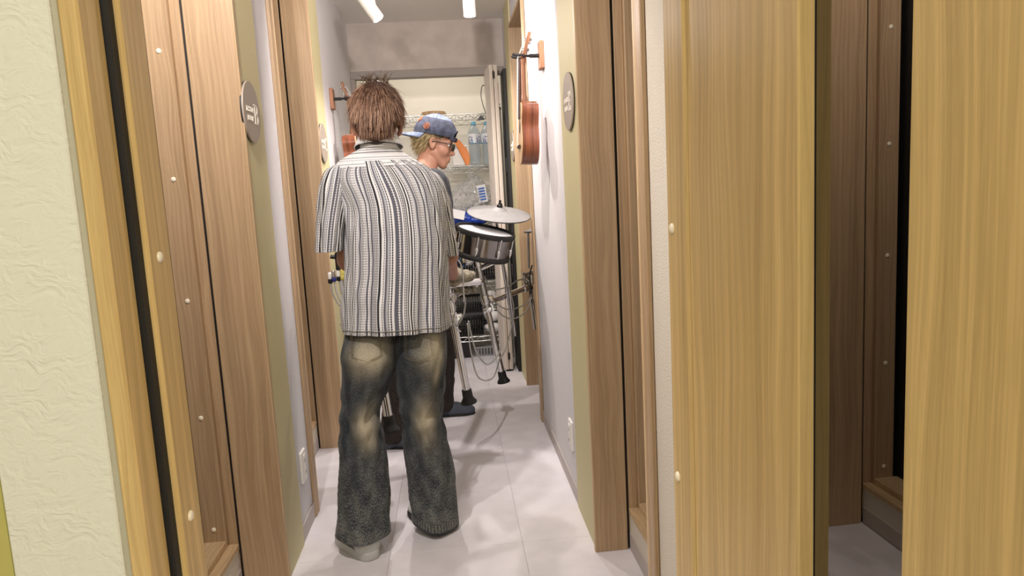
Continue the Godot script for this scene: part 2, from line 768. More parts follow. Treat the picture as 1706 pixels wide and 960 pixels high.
	for leg in 2:
		var m := mat("jeans_left" if leg == 0 else "jeans_right", Color.WHITE, 0.92)
		m.rim_enabled = true
		m.rim = 0.15
		var patches := [[0.235, 0.265, 0.115, 0.075, 1.0], [0.19, 0.535, 0.085, 0.085, 1.0], [0.16, 0.60, 0.05, 0.04, 0.6]] if leg == 0 else [[0.165, 0.265, 0.085, 0.085, 1.0], [0.21, 0.545, 0.085, 0.10, 1.0], [0.14, 0.35, 0.03, 0.06, 0.6]]
		m.albedo_texture = image(512, 1024, func(x, y):
			var u: float = x / 512.0
			var v: float = y / 1024.0
			var n := jn.get_noise_2d(x * 1.7, y * 0.8)
			var f := jf.get_noise_2d(x * 1.6, y * 0.28)
			var low := smoothstep(0.55, 0.9, v)
			var c := Color(0.014, 0.020, 0.030).lerp(Color(0.10, 0.115, 0.125), clampf(0.16 + 0.8 * n + 1.1 * f + 0.12 * low, 0, 1))
			c = c.lerp(Color(0.25, 0.25, 0.225), clampf(low * (0.20 + 1.7 * f + 0.5 * n), 0, 0.8))
			for p in patches:
				var du: float = absf(u - p[0])
				du = minf(du, 1.0 - du) / p[2]
				var dv: float = (v - p[1]) / p[3]
				var w: float = p[4] * exp(-(du * du + dv * dv) * 1.3) * clampf(0.9 + 0.35 * n + 0.3 * f, 0, 1.2)
				c = c.lerp(Color(0.50, 0.45, 0.33), clampf(w, 0, 0.92))
			var su := absf(u - (0.5 if leg == 0 else 0.0))     # the outer seam and its puckers
			su = minf(su, 1.0 - su)
			if su < 0.03:
				var k := 0.5 + 0.5 * sin(y * 0.22 + 2.0 * n)
				c = c.lerp(Color(0.03, 0.04, 0.06), 0.55 * k * (1.0 - su / 0.03))
			if v > 0.972:
				var k2 := 0.5 + 0.5 * sin(x * 0.55 + 3.0 * f)
				c = c.lerp(Color(0.02, 0.025, 0.035) if k2 > 0.45 else Color(0.25, 0.24, 0.20), 0.55)
			return c.linear_to_srgb())


func shirt_material(called: String, kinds: String) -> void:
	var cols := []
	for i in range(0, kinds.length(), 2):
		for k in int(kinds[i + 1]):
			cols.append([kinds[i], k])
	var pick := cols.size()
	var sn := noise(71, 0.4, 2)
	var sh := mat(called, Color.WHITE, 0.9)
	sh.albedo_texture = image(pick * 6, 64, func(x, y):
		var q: Array = cols[x / 6]
		var sub: int = x % 6
		var c := Color(0.96, 0.96, 0.97)
		var dot: bool = (y % 8) < 5
		match q[0]:
			"d": c = Color(0.14, 0.15, 0.20) if dot and sub > 0 else Color(0.90, 0.90, 0.92)
			"D": c = Color(0.03, 0.03, 0.06) if dot else Color(0.7, 0.7, 0.74)
			"s": c = Color(0.32, 0.33, 0.38) if (y % 4) < 3 else Color(0.6, 0.6, 0.66)
			"g": c = Color(0.66, 0.66, 0.68) if ((x + y) % 4) < 2 else Color(0.84, 0.84, 0.85)
			"k": c = Color(0.03, 0.03, 0.05) if (y % 8) < 7 else Color(0.3, 0.3, 0.34)
			"b": c = Color(0.36, 0.44, 0.60) if dot else Color(0.82, 0.82, 0.72)
			"W": c = Color(0.95, 0.95, 0.96)
		var g := 0.94 + 0.08 * sn.get_noise_2d(x, y)
		return Color(c.r * g, c.g * g, c.b * g))
	sh.rim_enabled = true
	sh.rim = 0.2


# ---------------------------------------------------------------- the scene
func _ready() -> void:
	rng.seed = 7
	camera_and_light()
	materials()
	setting()
	doors()
	signs_and_outlets()
	lamps()
	closet()
	ukuleles()
	drum_rack()
	man()
	youth()


func camera_and_light() -> void:
	var cam := Camera3D.new()
	cam.name = "camera"
	add_child(cam)
	var yaw := deg_to_rad(4.62)
	var pitch := deg_to_rad(7.58)
	var roll := deg_to_rad(3.08)
	cam.position = EYE
	cam.basis = Basis(Vector3.UP, -yaw) * Basis(Vector3.RIGHT, -pitch) * Basis(Vector3.BACK, -roll)
	cam.keep_aspect = Camera3D.KEEP_HEIGHT
	cam.fov = rad_to_deg(2.0 * atan(480.0 / 1183.0))
	cam.near = 0.02
	cam.current = true
	var e := Environment.new()
	e.background_mode = Environment.BG_COLOR
	e.background_color = Color(0.02, 0.02, 0.02)
	e.tonemap_mode = Environment.TONE_MAPPER_LINEAR
	e.tonemap_exposure = 1.0
	e.sdfgi_enabled = true
	e.ssao_enabled = true
	e.ssil_enabled = true
	var we := WorldEnvironment.new()
	we.name = "world"
	we.environment = e
	add_child(we)
	# unseen ceiling panels behind the camera, placed to light the near door frame
	area_lamp("unseen_room_glow", Vector3(-0.15, 2.375, 0.40), Vector2(0.9, 0.9), Color(1.0, 0.965, 0.89), ROOM_E)
	area_lamp("unseen_room_glow", Vector3(0.85, 2.375, 0.75), Vector2(0.9, 0.9), Color(1.0, 0.965, 0.89), ROOM_E * 1.1)  # second unseen panel, placed to brighten the left jamb strip
	# unseen strip over the closet doorway, placed to brighten the closet wall and shelves
	area_lamp("unseen_closet_glow", Vector3(-0.08, 2.375, -5.24), Vector2(0.7, 0.12), Color(1.0, 0.97, 0.93), CLOSET_E)


const ROOM_E := 2.1
const CLOSET_E := 0.35


func area_lamp(called: String, at: Vector3, size: Vector2, c: Color, energy: float) -> void:
	var l := AreaLight3D.new()
	l.name = called
	l.area_size = size
	l.light_color = c
	l.light_energy = energy
	l.shadow_enabled = true
	l.area_range = 12.0
	l.position = at
	l.rotation.x = -PI / 2
	add_child(l, true)


func panel(called: String, at: Vector3, size: Vector2, label: String) -> void:
	var p := thing(called, label, "ceiling light", at)
	var fr := MB.new()
	fr.box(Vector3(-size.x / 2 - 0.02, 0.002, -size.y / 2 - 0.02), Vector3(size.x / 2 + 0.02, 0.022, size.y / 2 + 0.02), 0.004)
	put("frame", fr, "white_metal", p)
	var gl: StandardMaterial3D = M[called + "_glow"] if M.has(called + "_glow") else mat(called + "_glow", Color(1, 1, 1), 0.6)
	gl.emission_enabled = true
	gl.emission = Color(1.0, 0.95, 0.88)
	gl.emission_energy_multiplier = 1.2
	var d := MB.new()
	d.box(Vector3(-size.x / 2, 0.0, -size.y / 2), Vector3(size.x / 2, 0.002, size.y / 2))
	put("diffuser_light", d, gl, p)


const RX := 0.43      # corridor walls
const LX := -0.61
const CEIL := 2.40
const HEAD := 2.20    # top of the door openings


func setting() -> void:
	# the floor: vinyl tiles, each one a piece
	var fl := frame("floor", "pale lilac grey stone look tile floor running down the corridor")
	slab("screed", Vector3(-0.86, -0.12, -5.80), Vector3(0.74, -0.004, -1.02), "tile_bed", fl)
	var variants := []
	for k in 3:
		var m: StandardMaterial3D = M["floor_tile"].duplicate()
		var g := 1.0 - 0.012 * k
		m.albedo_color = Color(m.albedo_color.r * g, m.albedo_color.g * g, m.albedo_color.b * g)
		m.uv1_offset = Vector3(0.2 + 0.37 * k, 0, 0.31 * k)
		variants.append(m)
	var s := 0.4635
	for i in range(-2, 2):
		for j in range(-1, 9):
			var x0 := 0.1795 + s * i
			var z1 := -1.43 - s * j
			var lo := Vector3(maxf(x0, -0.80), -0.004, maxf(z1 - s, -5.78))
			var hi := Vector3(minf(x0 + s, 0.70), 0, z1)
			if j == -1:
				hi.z = -1.03
			slab("tile", lo + Vector3(0.0004, 0, 0.0004), hi - Vector3(0.0004, 0, 0.0004), variants[posmod(i * 2 + j * 3, 3)], fl, 0.0004)
	# ceilings
	struct(slab("ceiling", Vector3(LX - 0.2, CEIL, -5.8), Vector3(RX + 0.2, CEIL + 0.1, -0.9), "ceiling_white"), "plain off white corridor ceiling above the two spotlights")
	# corridor walls, in pieces between the openings: [side, from z, to z, low y, high y]
	var wl := frame("wall_left", "pale grey papered corridor wall on the left, with doorways B and C")
	var wr := frame("wall_right", "pale grey papered corridor wall on the right, with doorways E and D")
	for a in [[-1.03, -1.55, 0.0], [-2.26, -2.75, 0.0], [-3.53, -5.0, 0.0], [-1.55, -2.26, HEAD], [-2.75, -3.53, HEAD]]:
		slab("wallpaper", Vector3(LX - 0.14, a[2], a[1]), Vector3(LX, CEIL, a[0]), "corridor_wallpaper", wl)
	for a in [[-2.26, -3.66, 0.0], [-4.41, -5.0, 0.0], [-1.56, -2.26, HEAD], [-3.66, -4.41, HEAD]]:
		slab("wallpaper", Vector3(RX, a[2], a[1]), Vector3(RX + 0.11, CEIL, a[0]), "corridor_wallpaper", wr)
	slab("wallpaper", Vector3(RX, 0, -1.56), Vector3(RX + 0.11, CEIL, -1.03), "riser_wallpaper", wr)
	# back wall above the closet opening
	struct(slab("wall_back", Vector3(LX - 0.1, 2.085, -5.08), Vector3(RX + 0.1, CEIL, -5.0), "grey_wallpaper"), "warm grey wall above the closet opening at the end of the corridor")
	var tr := frame("trim_1", "grey metal frame round the closet opening at the end of the corridor")
	slab("lintel", Vector3(LX, 2.035, -5.07), Vector3(RX, 2.085, -4.99), "header_frame", tr, 0.003)
	slab("post", Vector3(LX, 0, -5.07), Vector3(LX + 0.03, 2.035, -4.99), "header_frame", tr, 0.003)
	slab("post", Vector3(RX - 0.02, 0, -5.07), Vector3(RX, 2.035, -4.99), "header_frame", tr, 0.003)
	# baseboards
	var bl := frame("baseboard_left", "low grey vinyl baseboard along the left corridor wall")
	for a in [[-2.49, -2.748], [-3.78, -5.0], [-1.03, -1.54]]:
		slab("strip", Vector3(LX, 0, a[1]), Vector3(LX + 0.006, 0.062, a[0]), "baseboard", bl, 0.002)
	var br := frame("baseboard_right", "low grey vinyl baseboard along the right corridor wall")
	for a in [[-2.60, -3.658], [-1.03, -1.5]]:
		slab("strip", Vector3(RX - 0.006, 0, a[1]), Vector3(RX, 0.062, a[0]), "baseboard", br, 0.002)
	# olive boards that carry the room signs
	for a in [[LX, -2.251, -2.49, "trim_2", "olive green wall board beside doorway B carrying its round sign"], [LX, -3.521, -3.78, "trim_3", "olive green wall board beside doorway C carrying its round sign"], [RX, -2.256, -2.60, "trim_4", "olive green wall board beside doorway E carrying its round sign"], [RX, -4.402, -4.755, "trim_5", "olive green wall board beside doorway D carrying its round sign"]]:
		var x: float = a[0]
		var lo := Vector3(x if x < 0 else x - 0.008, 0, a[2])
		var hi := Vector3(x + 0.008 if x < 0 else x, CEIL - 0.001, a[1])
		struct(slab(a[3], lo, hi, "olive", self, 0.001), a[4])
	# black board on the right wall next to the closet
	var bb := frame("trim_6", "black wall panel with two grey latches between the folding door and doorway D")
	slab("board", Vector3(RX - 0.03, 0, -4.985), Vector3(RX, 2.03, -4.76), "gasket", bb, 0.002)
	slab("latch", Vector3(RX - 0.036, 1.36, -4.83), Vector3(RX - 0.03, 1.46, -4.80), "dark_grey", bb, 0.002)
	slab("latch", Vector3(RX - 0.036, 0.66, -4.83), Vector3(RX - 0.03, 0.74, -4.80), "dark_grey", bb, 0.002)
	# closet behind the back wall
	struct(slab("wall_closet_back", Vector3(-0.80, 0, -5.80), Vector3(0.62, CEIL, -5.72), "closet_wall"), "cream back wall of the closet behind the wire shelves")
	struct(slab("wall_closet_left", Vector3(-0.80, 0, -5.72), Vector3(-0.72, CEIL, -5.07), "closet_wall"), "cream left wall of the closet")
	struct(slab("wall_closet_right", Vector3(0.54, 0, -5.72), Vector3(0.62, CEIL, -5.07), "closet_wall"), "cream right wall of the closet")
	# the room the camera stands in
	var wn := frame("wall_near", "cream embossed wallpaper on the wall left of the near doorway")
	slab("wallpaper", Vector3(-0.574, 0, -1.03), Vector3(-0.4415, CEIL, -0.89), "room_wallpaper", wn, 0.002)
	slab("wallpaper", Vector3(-1.9, 0, -1.03), Vector3(-0.574, CEIL, -0.89), "olive_accent", wn, 0.0)
	slab("wallpaper", Vector3(0.43, 0, -1.03), Vector3(1.5, CEIL, -0.89), "room_wallpaper", wn)
	slab("wallpaper", Vector3(-0.4415, HEAD, -1.03), Vector3(0.43, CEIL, -0.89), "room_wallpaper", wn)
	struct(slab("wall_room_left", Vector3(-1.98, 0, -0.89), Vector3(-1.9, CEIL, 1.7), "room_wallpaper"), "left wall of the near room, out of view")
	struct(slab("wall_room_right", Vector3(1.5, 0, -1.03), Vector3(1.58, CEIL, 1.7), "room_wallpaper"), "right wall of the near room, out of view")
	struct(slab("wall_room_back", Vector3(-1.98, 0, 1.7), Vector3(1.58, CEIL, 1.78), "room_wallpaper"), "wall behind the camera, out of view")
	struct(slab("floor_room", Vector3(-1.9, -0.02, -0.89), Vector3(1.5, 0.0, 1.7), "floor_tile"), "floor of the near room, out of view")
	struct(slab("ceiling_room", Vector3(-1.98, CEIL, -0.9), Vector3(1.58, CEIL + 0.1, 1.78), "ceiling_white"), "ceiling of the near room, out of view")


# a soundproof doorway in a wall along the corridor. side: -1 left wall, 1 right wall
func doorway(called: String, label: String, side: float, face: float, near: float, far: float, deep: float, caps: Array, leaf: bool) -> Node3D:
	var f := frame(called, label)
	var B := func(part: String, x0: float, x1: float, y0: float, y1: float, z0: float, z1: float, m, ch := 0.002):
		var a := face + side * x0
		var b := face + side * x1
		return slab(part, Vector3(minf(a, b), y0, minf(z0, z1)), Vector3(maxf(a, b), y1, maxf(z0, z1)), m, f, ch)
	# outer lining: far side faces the camera, near side and head
	B.call("lining", 0.0, deep, 0, HEAD + 0.02, far, far - 0.018, "oak")
	B.call("edge_band", -0.001, 0.004, 0, HEAD + 0.02, far - 0.001, far - 0.019, "oak_edge", 0.001)
	B.call("lining", 0.0, deep, 0, HEAD + 0.02, near, near + 0.026, "oak")
	B.call("edge_band", -0.001, 0.004, 0, HEAD + 0.02, near + 0.001, near + 0.014, "oak_edge", 0.001)
	B.call("casing", 0.0, 0.012, 0, HEAD + 0.02, near + 0.026, near + 0.06, "oak")
	B.call("lining", 0.0, deep, HEAD, HEAD + 0.02, near, far, "oak")
	# rubber gap between the corridor and the floating room
	B.call("gasket", deep, deep + 0.009, 0, HEAD + 0.02, far - 0.012, far - 0.03, "gasket", 0.0)
	B.call("gasket", deep, deep + 0.009, 0, HEAD + 0.02, near + 0.012, near + 0.03, "gasket", 0.0)
	# inner frame in two steps
	var a := deep + 0.009
	B.call("jamb", a, a + 0.030, 0.02, HEAD + 0.02, far - 0.006, far - 0.04, "oak")
	B.call("jamb_stop", a + 0.030, a + 0.100, 0.02, HEAD + 0.02, far + 0.012, far - 0.04, "oak")
	B.call("jamb", a, a + 0.030, 0.02, HEAD + 0.02, near + 0.006, near + 0.04, "oak")
	B.call("jamb_stop", a + 0.030, a + 0.100, 0.02, HEAD + 0.02, near - 0.012, near + 0.04, "oak")
	B.call("jamb_head", a, a + 0.13, HEAD, HEAD + 0.03, near, far, "oak")
	# raised threshold over a papered riser
	B.call("riser", a + 0.002, a + 0.02, 0.0, 0.128, near + 0.006, far - 0.006, "riser_wallpaper", 0.0)
	B.call("riser_base", a - 0.002, a + 0.004, 0.0, 0.06, near + 0.004, far - 0.004, "baseboard", 0.001)
	B.call("threshold", a - 0.002, a + 0.132, 0.128, 0.146, near + 0.006, far - 0.006, "oak_edge")
	B.call("threshold_stop", a + 0.030, a + 0.132, 0.146, 0.168, near - 0.012, far + 0.012, "oak_edge")
	for y in caps:
		for z in [far + 0.012, near - 0.012]:
			var sgn := 1.0 if z == far + 0.012 else -1.0
			var c := MB.new()
			c.lathe([Vector2(0.0075, 0), Vector2(0.0072, 0.0016), Vector2(0.0052, 0.0032), Vector2(0.0005, 0.0038)], 16)
			var o := put("screw_cap", c, "cap_cream", f)
			o.position = Vector3(face + side * (a + 0.030 + 0.035), y, z)
			o.rotation.x = sgn * PI / 2
	# the door leaf, shut at the inner side of its frame
	if leaf:
		B.call("gasket", a + 0.112, a + 0.142, 0.15, HEAD + 0.02, near + 0.03, far - 0.04, "gasket", 0.0)
		B.call("leaf", a + 0.142, a + 0.19, 0.15, HEAD + 0.02, near + 0.03, far - 0.03, "oak")
	else:
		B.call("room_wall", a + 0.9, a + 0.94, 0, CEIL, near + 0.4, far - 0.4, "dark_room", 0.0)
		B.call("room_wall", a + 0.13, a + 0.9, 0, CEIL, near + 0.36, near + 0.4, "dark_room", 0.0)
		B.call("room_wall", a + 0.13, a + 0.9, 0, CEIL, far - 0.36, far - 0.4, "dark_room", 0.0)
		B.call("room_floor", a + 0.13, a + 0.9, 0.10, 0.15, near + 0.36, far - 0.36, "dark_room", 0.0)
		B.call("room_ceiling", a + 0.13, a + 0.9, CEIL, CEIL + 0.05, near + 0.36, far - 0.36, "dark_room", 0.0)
	return f


func doors() -> void:
	var caps := [0.24, 0.60, 0.955, 1.313, 1.675, 2.03]
	var b := doorway("door_1", "oak framed soundproof doorway nearest on the left, beside sign B", -1, -0.598, -1.56, -2.235, 0.143, [0.208, 0.577, 0.947, 1.315, 1.686, 2.05], true)
	# hinge of leaf B, in the shadow gap
	var h := MB.new()
	for k in 3:
		h.lathe([Vector2(0.007, 0), Vector2(0.009, 0.004), Vector2(0.009, 0.024), Vector2(0.007, 0.028)], 12, Transform3D(Basis(), Vector3(-0.872, 0.42 + 0.034 * k, -2.22)))
	h.box(Vector3(-0.879, 0.41, -2.235), Vector3(-0.871, 0.53, -2.222), 0.002)
	put("hinge", h, "dull_chrome", b)
	doorway("door_2", "oak framed soundproof doorway behind the man, beside sign C", -1, -0.598, -2.775, -3.505, 0.126, caps, true)
	doorway("door_3", "far oak framed doorway on the right that the drum rack is carried into", 1, 0.417, -3.70, -4.39, 0.112, caps, false)
	doorway("door_4", "oak framed soundproof doorway nearest on the right, beside sign E", 1, 0.417, -1.565, -2.238, 0.112, [0.238, 0.598, 0.954, 1.312, 1.672, 2.03], true)
	# the doorway the camera looks through
	var f := frame("door_5", "oak frame of the near doorway, yellowed for the warm room light, with black rubber seal and screw caps")
	var J := func(part: String, lo: Vector3, hi: Vector3, m, ch := 0.0025):
		return slab(part, lo, hi, m, f, ch)
	J.call("reveal", Vector3(-0.4415, 0, -0.94), Vector3(-0.434, HEAD, -0.896), "reveal", 0.0)
	J.call("casing", Vector3(-0.434, 0, -0.948), Vector3(-0.410, HEAD, -0.89), "oak_near_lit", 0.003)
	J.call("gasket", Vector3(-0.434, 0, -0.968), Vector3(-0.403, HEAD, -0.948), "gasket", 0.002)
	J.call("jamb", Vector3(-0.60, 0, -1.04), Vector3(-0.396, HEAD, -0.966), "oak_near_lit", 0.004)
	J.call("jamb", Vector3(0.316, 0, -1.022), Vector3(0.425, HEAD, -0.9365), "oak_near_lit", 0.004)
	J.call("casing", Vector3(0.37, 0, -0.9365), Vector3(0.46, HEAD, -0.88), "oak_near_lit", 0.003)
	J.call("head", Vector3(-0.434, HEAD - 0.02, -1.04), Vector3(0.43, HEAD + 0.02, -0.89), "oak_near_lit", 0.003)
	J.call("threshold", Vector3(-0.434, 0, -1.04), Vector3(0.43, 0.05, -0.89), "oak_near_lit", 0.003)
	for a in [[-0.396, 1.0, [0.05, 0.42, 0.79, 1.16, 1.53, 1.90]], [0.316, -1.0, [0.05, 0.415, 0.785, 1.158, 1.53, 1.90]]]:
		for y in a[2]:
			var c := MB.new()
			c.lathe([Vector2(0.0075, 0), Vector2(0.0072, 0.0018), Vector2(0.0052, 0.0036), Vector2(0.0005, 0.0042)], 16)
			var o := put("screw_cap", c, "cap_cream", f)
			o.position = Vector3(a[0], y, -0.998)
			o.rotation.z = -PI / 2 * a[1]
	# its leaf, swung open into the room, with a narrow dark pane
	var d := thing("door_leaf", "open oak soundproof door at the right edge, yellowed for the warm room light, with a narrow dark glass pane", "door", Vector3(0.320, 0, -0.936))
	d.rotation.y = 0.0148
	var W := 0.72
	var t := 0.042
	# leaf runs towards the camera (+z) from the hinge
	var st := MB.new()
	st.box(Vector3(0, 0.03, 0.0), Vector3(t, HEAD - 0.03, 0.293), 0.002)
	put("hinge_stile", st, "oak_near_lit", d)
	var st2 := MB.new()
	st2.box(Vector3(0, 0.03, PANE_END), Vector3(t, HEAD - 0.03, W), 0.002)
	put("lock_stile", st2, "oak_near_lit", d)
	for y in [[0.03, 0.36], [HEAD - 0.36, HEAD - 0.03]]:
		var r := MB.new()
		r.box(Vector3(0, y[0], 0.293), Vector3(t, y[1], PANE_END), 0.002)
		put("rail", r, "oak_near_lit", d)
	var bd := MB.new()
	bd.box(Vector3(0.0158, 0.36, 0.293), Vector3(0.0165, HEAD - 0.36, 0.294), 0.0)
	put("glazing_seal", bd, "gasket", d)
	var pn := MB.new()
	pn.box(Vector3(0.0165, 0.355, 0.289), Vector3(0.0225, HEAD - 0.355, PANE_END + 0.004), 0.0)
	put("glass_pane", pn, "dark_pane", d, "dark reflecting glass pane")


const PANE_END := 0.450


func signs_and_outlets() -> void:
	for a in [["B", LX + 0.008, -2.32, 1, "round taupe room sign reading LESSON ROOM B on the left wall"], ["C", LX + 0.008, -3.605, 1, "round taupe room sign reading LESSON ROOM C behind the man's shoulder"], ["E", RX - 0.008, -2.40, -1, "round taupe room sign reading LESSON ROOM E on the right wall"], ["D", RX - 0.008, -4.50, -1, "small round taupe sign D past the far right doorway, partly behind the ukulele"]]:
		var s := thing("room_sign", a[4], "sign", Vector3(a[1], 1.513, a[2]), PI / 2 * a[3], "round lesson room signs")
		var p := MB.new()
		p.lathe([Vector2(0.0935, 0.0), Vector2(0.0935, 0.005)], 48, Transform3D(Basis(Vector3.RIGHT, PI / 2), Vector3.ZERO))
		put("backing", p, "sign_edge", s)
		var q := MB.new()
		q.lathe([Vector2(0.0945, 0.005), Vector2(0.0945, 0.009), Vector2(0.0935, 0.010)], 48, Transform3D(Basis(Vector3.RIGHT, PI / 2), Vector3.ZERO))
		put("plate", q, "sign_grey", s)
		text("lettering", a[0], 0.085, true, "lettering", s, Vector3(0.045, -0.005, 0.0105), 0)
		text("lettering", "LESSON", 0.021, true, "lettering", s, Vector3(-0.025, 0.006, 0.0105), 0)
		text("lettering", "ROOM", 0.021, true, "lettering", s, Vector3(-0.025, -0.021, 0.0105), 0)
	for a in [[LX, -2.60, 0.255, 1, "white wall outlet low on the left wall between sign B's board and doorway C"], [RX, -2.72, 0.25, -1, "white wall outlet low on the right wall next to sign E's board"]]:
		var s := thing("wall_outlet", a[4], "outlet", Vector3(a[0], a[2], a[1]), PI / 2 * a[3], "white wall outlets")
		var p := MB.new()
		p.box(Vector3(-0.036, -0.06, 0), Vector3(0.036, 0.06, 0.009), 0.003)
		put("plate", p, "white_plastic", s)
		var q := MB.new()
		q.box(Vector3(-0.016, -0.045, 0.009), Vector3(0.016, 0.045, 0.013), 0.002)
		put("socket_block", q, "white_plastic", s)
		for k in 2:
			for x in [-0.006, 0.006]:
				var h := MB.new()
				h.box(Vector3(x - 0.0012, -0.028 + 0.044 * k, 0.0125), Vector3(x + 0.0012, -0.016 + 0.044 * k, 0.0134))
				put("slot", h, "black_plastic", s)


func lamps() -> void:
	panel("unseen_room_light", Vector3(-0.15, 2.378, 0.40), Vector2(0.9, 0.9), "square white ceiling panel light of the near room, out of view, placed to light the near door frame")
	panel("unseen_room_light", Vector3(0.85, 2.378, 0.75), Vector2(0.9, 0.9), "second white ceiling panel of the near room, beyond the open leaf, out of view, placed to light the left jamb")
	panel("unseen_closet_light", Vector3(-0.08, 2.378, -5.24), Vector2(0.7, 0.12), "narrow strip light on the closet ceiling, out of view above the lintel, placed to light the closet")
	for a in SPOTS:
		spot(a[0], a[1], a[2], a[3])


const SPOTS := [
	[Vector3(-0.335, 2.19, -3.80), Vector3(0.50, -0.80, 0.12), 1.2, "white tilted cylinder spotlight on the ceiling, left of the two"],
	[Vector3(0.165, 2.20, -3.80), Vector3(0.02, -1.0, -0.05), 0.9, "white cylinder spotlight pointing straight down, right of the two"],
	[Vector3(0.03, 2.20, -2.55), Vector3(-0.06, -0.50, -0.86), 1.4, "white cylinder spotlight above the man, out of view"],
	[Vector3(-0.49, 2.20, -1.42), Vector3(0.10, -0.9, -0.6), 1.8, "white cylinder spotlight nearest the camera, out of view, placed to light doorway B and the man"],  # unseen lamp, placed to light the left slab and the man's back
]


func spot(at: Vector3, dir: Vector3, energy: float, label: String) -> void:
	dir = dir.normalized()
	var base := at + Vector3.UP * 0.0
	var t := thing("spot_lamp", label, "spotlight", Vector3(at.x, CEIL, at.z), 0, "white ceiling spotlights")
	var o := Vector3(at.x, CEIL, at.z)
	var c := at - o
	var mount := MB.new()
	mount.lathe([Vector2(0.034, -0.022), Vector2(0.036, -0.02), Vector2(0.036, 0.0)], 24)
	put("ceiling_mount", mount, "white_metal", t)
	var xf := along(c - dir * 0.068, c + dir * 0.068)
	var arm := MB.new()
	var hold := c + dir * -0.02 + (Vector3.RIGHT * 0.034 if absf(dir.x) > 0.2 else Vector3.BACK * 0.034)
	arm.tube([Vector3(0, -0.02, 0), Vector3(0, -0.07, 0), hold], 0.005, 8)
	put("arm", arm, "white_metal", t)
	var can := MB.new()
	can.lathe([Vector2(0.004, 0.0), Vector2(0.029, 0.0), Vector2(0.032, 0.003), Vector2(0.032, 0.134), Vector2(0.0305, 0.136), Vector2(0.027, 0.136), Vector2(0.0265, 0.112), Vector2(0.002, 0.110)], 28, xf)
	put("housing", can, "white_metal", t)
	if not M.has("spot_glow"):
		var gl := mat("spot_glow", Color(1, 1, 1), 0.6)
		gl.emission_enabled = true
		gl.emission = Color(1.0, 0.94, 0.86)
		gl.emission_energy_multiplier = 2.0
	var g := MB.new()
	g.lathe([Vector2(0.001, 0.114), Vector2(0.024, 0.114), Vector2(0.024, 0.117), Vector2(0.001, 0.118)], 20, xf)
	put("lens_light", g, "spot_glow", t)
	var l := SpotLight3D.new()
	l.name = "spot_light"
	l.position = at + dir * 0.072
	l.look_at_from_position(l.position, l.position + dir, Vector3.BACK if absf(dir.z) < 0.9 else Vector3.UP)
	l.spot_angle = 75.0
	l.spot_angle_attenuation = 0.6
	l.light_energy = energy
	l.light_color = Color(1.0, 0.955, 0.93)
	l.light_size = 0.024
	l.spot_range = 10.0
	l.spot_attenuation = 2.0
	l.shadow_enabled = true
	add_child(l, true)


# ---------------------------------------------------------------- closet and what stands in it
func shelf_deck(t: Node3D, y: float, x0: float, x1: float, z0: float, z1: float) -> void:
	var s := MB.new()
	for z in [z0, z1]:
		s.tube([Vector3(x0, y, z), Vector3(x1, y, z)], 0.003, 6)
		s.tube([Vector3(x0, y - 0.034, z), Vector3(x1, y - 0.034, z)], 0.003, 6)
		var p := []
		var n := int((x1 - x0) / 0.045)
		for i in n + 1:
			p.append(Vector3(lerpf(x0, x1, float(i) / n), y - (0.003 if i % 2 else 0.031), z))
		s.tube(p, 0.0024, 5)
	for x in [x0, x1]:
		s.tube([Vector3(x, y, z0), Vector3(x, y, z1)], 0.003, 6)
		s.tube([Vector3(x, y - 0.034, z0), Vector3(x, y - 0.034, z1)], 0.003, 6)
	var f := put("shelf_frame", s, "wire", t)
	var d := MB.new()
	var n := int((x1 - x0) / 0.026)
	for i in range(1, n):
		var x := lerpf(x0, x1, float(i) / n)
		d.tube([Vector3(x, y + 0.003, z0), Vector3(x, y + 0.003, z1)], 0.0019, 5)
	for k in [0.33, 0.67]:
		d.tube([Vector3(x0, y - 0.002, lerpf(z0, z1, k)), Vector3(x1, y - 0.002, lerpf(z0, z1, k))], 0.003, 6)
	var o := put("wire_deck", d, "wire", f)
	o.set_meta("kind", "stuff")


const SHELVES := [1.80, 1.433, 1.0, 0.585, 0.175]


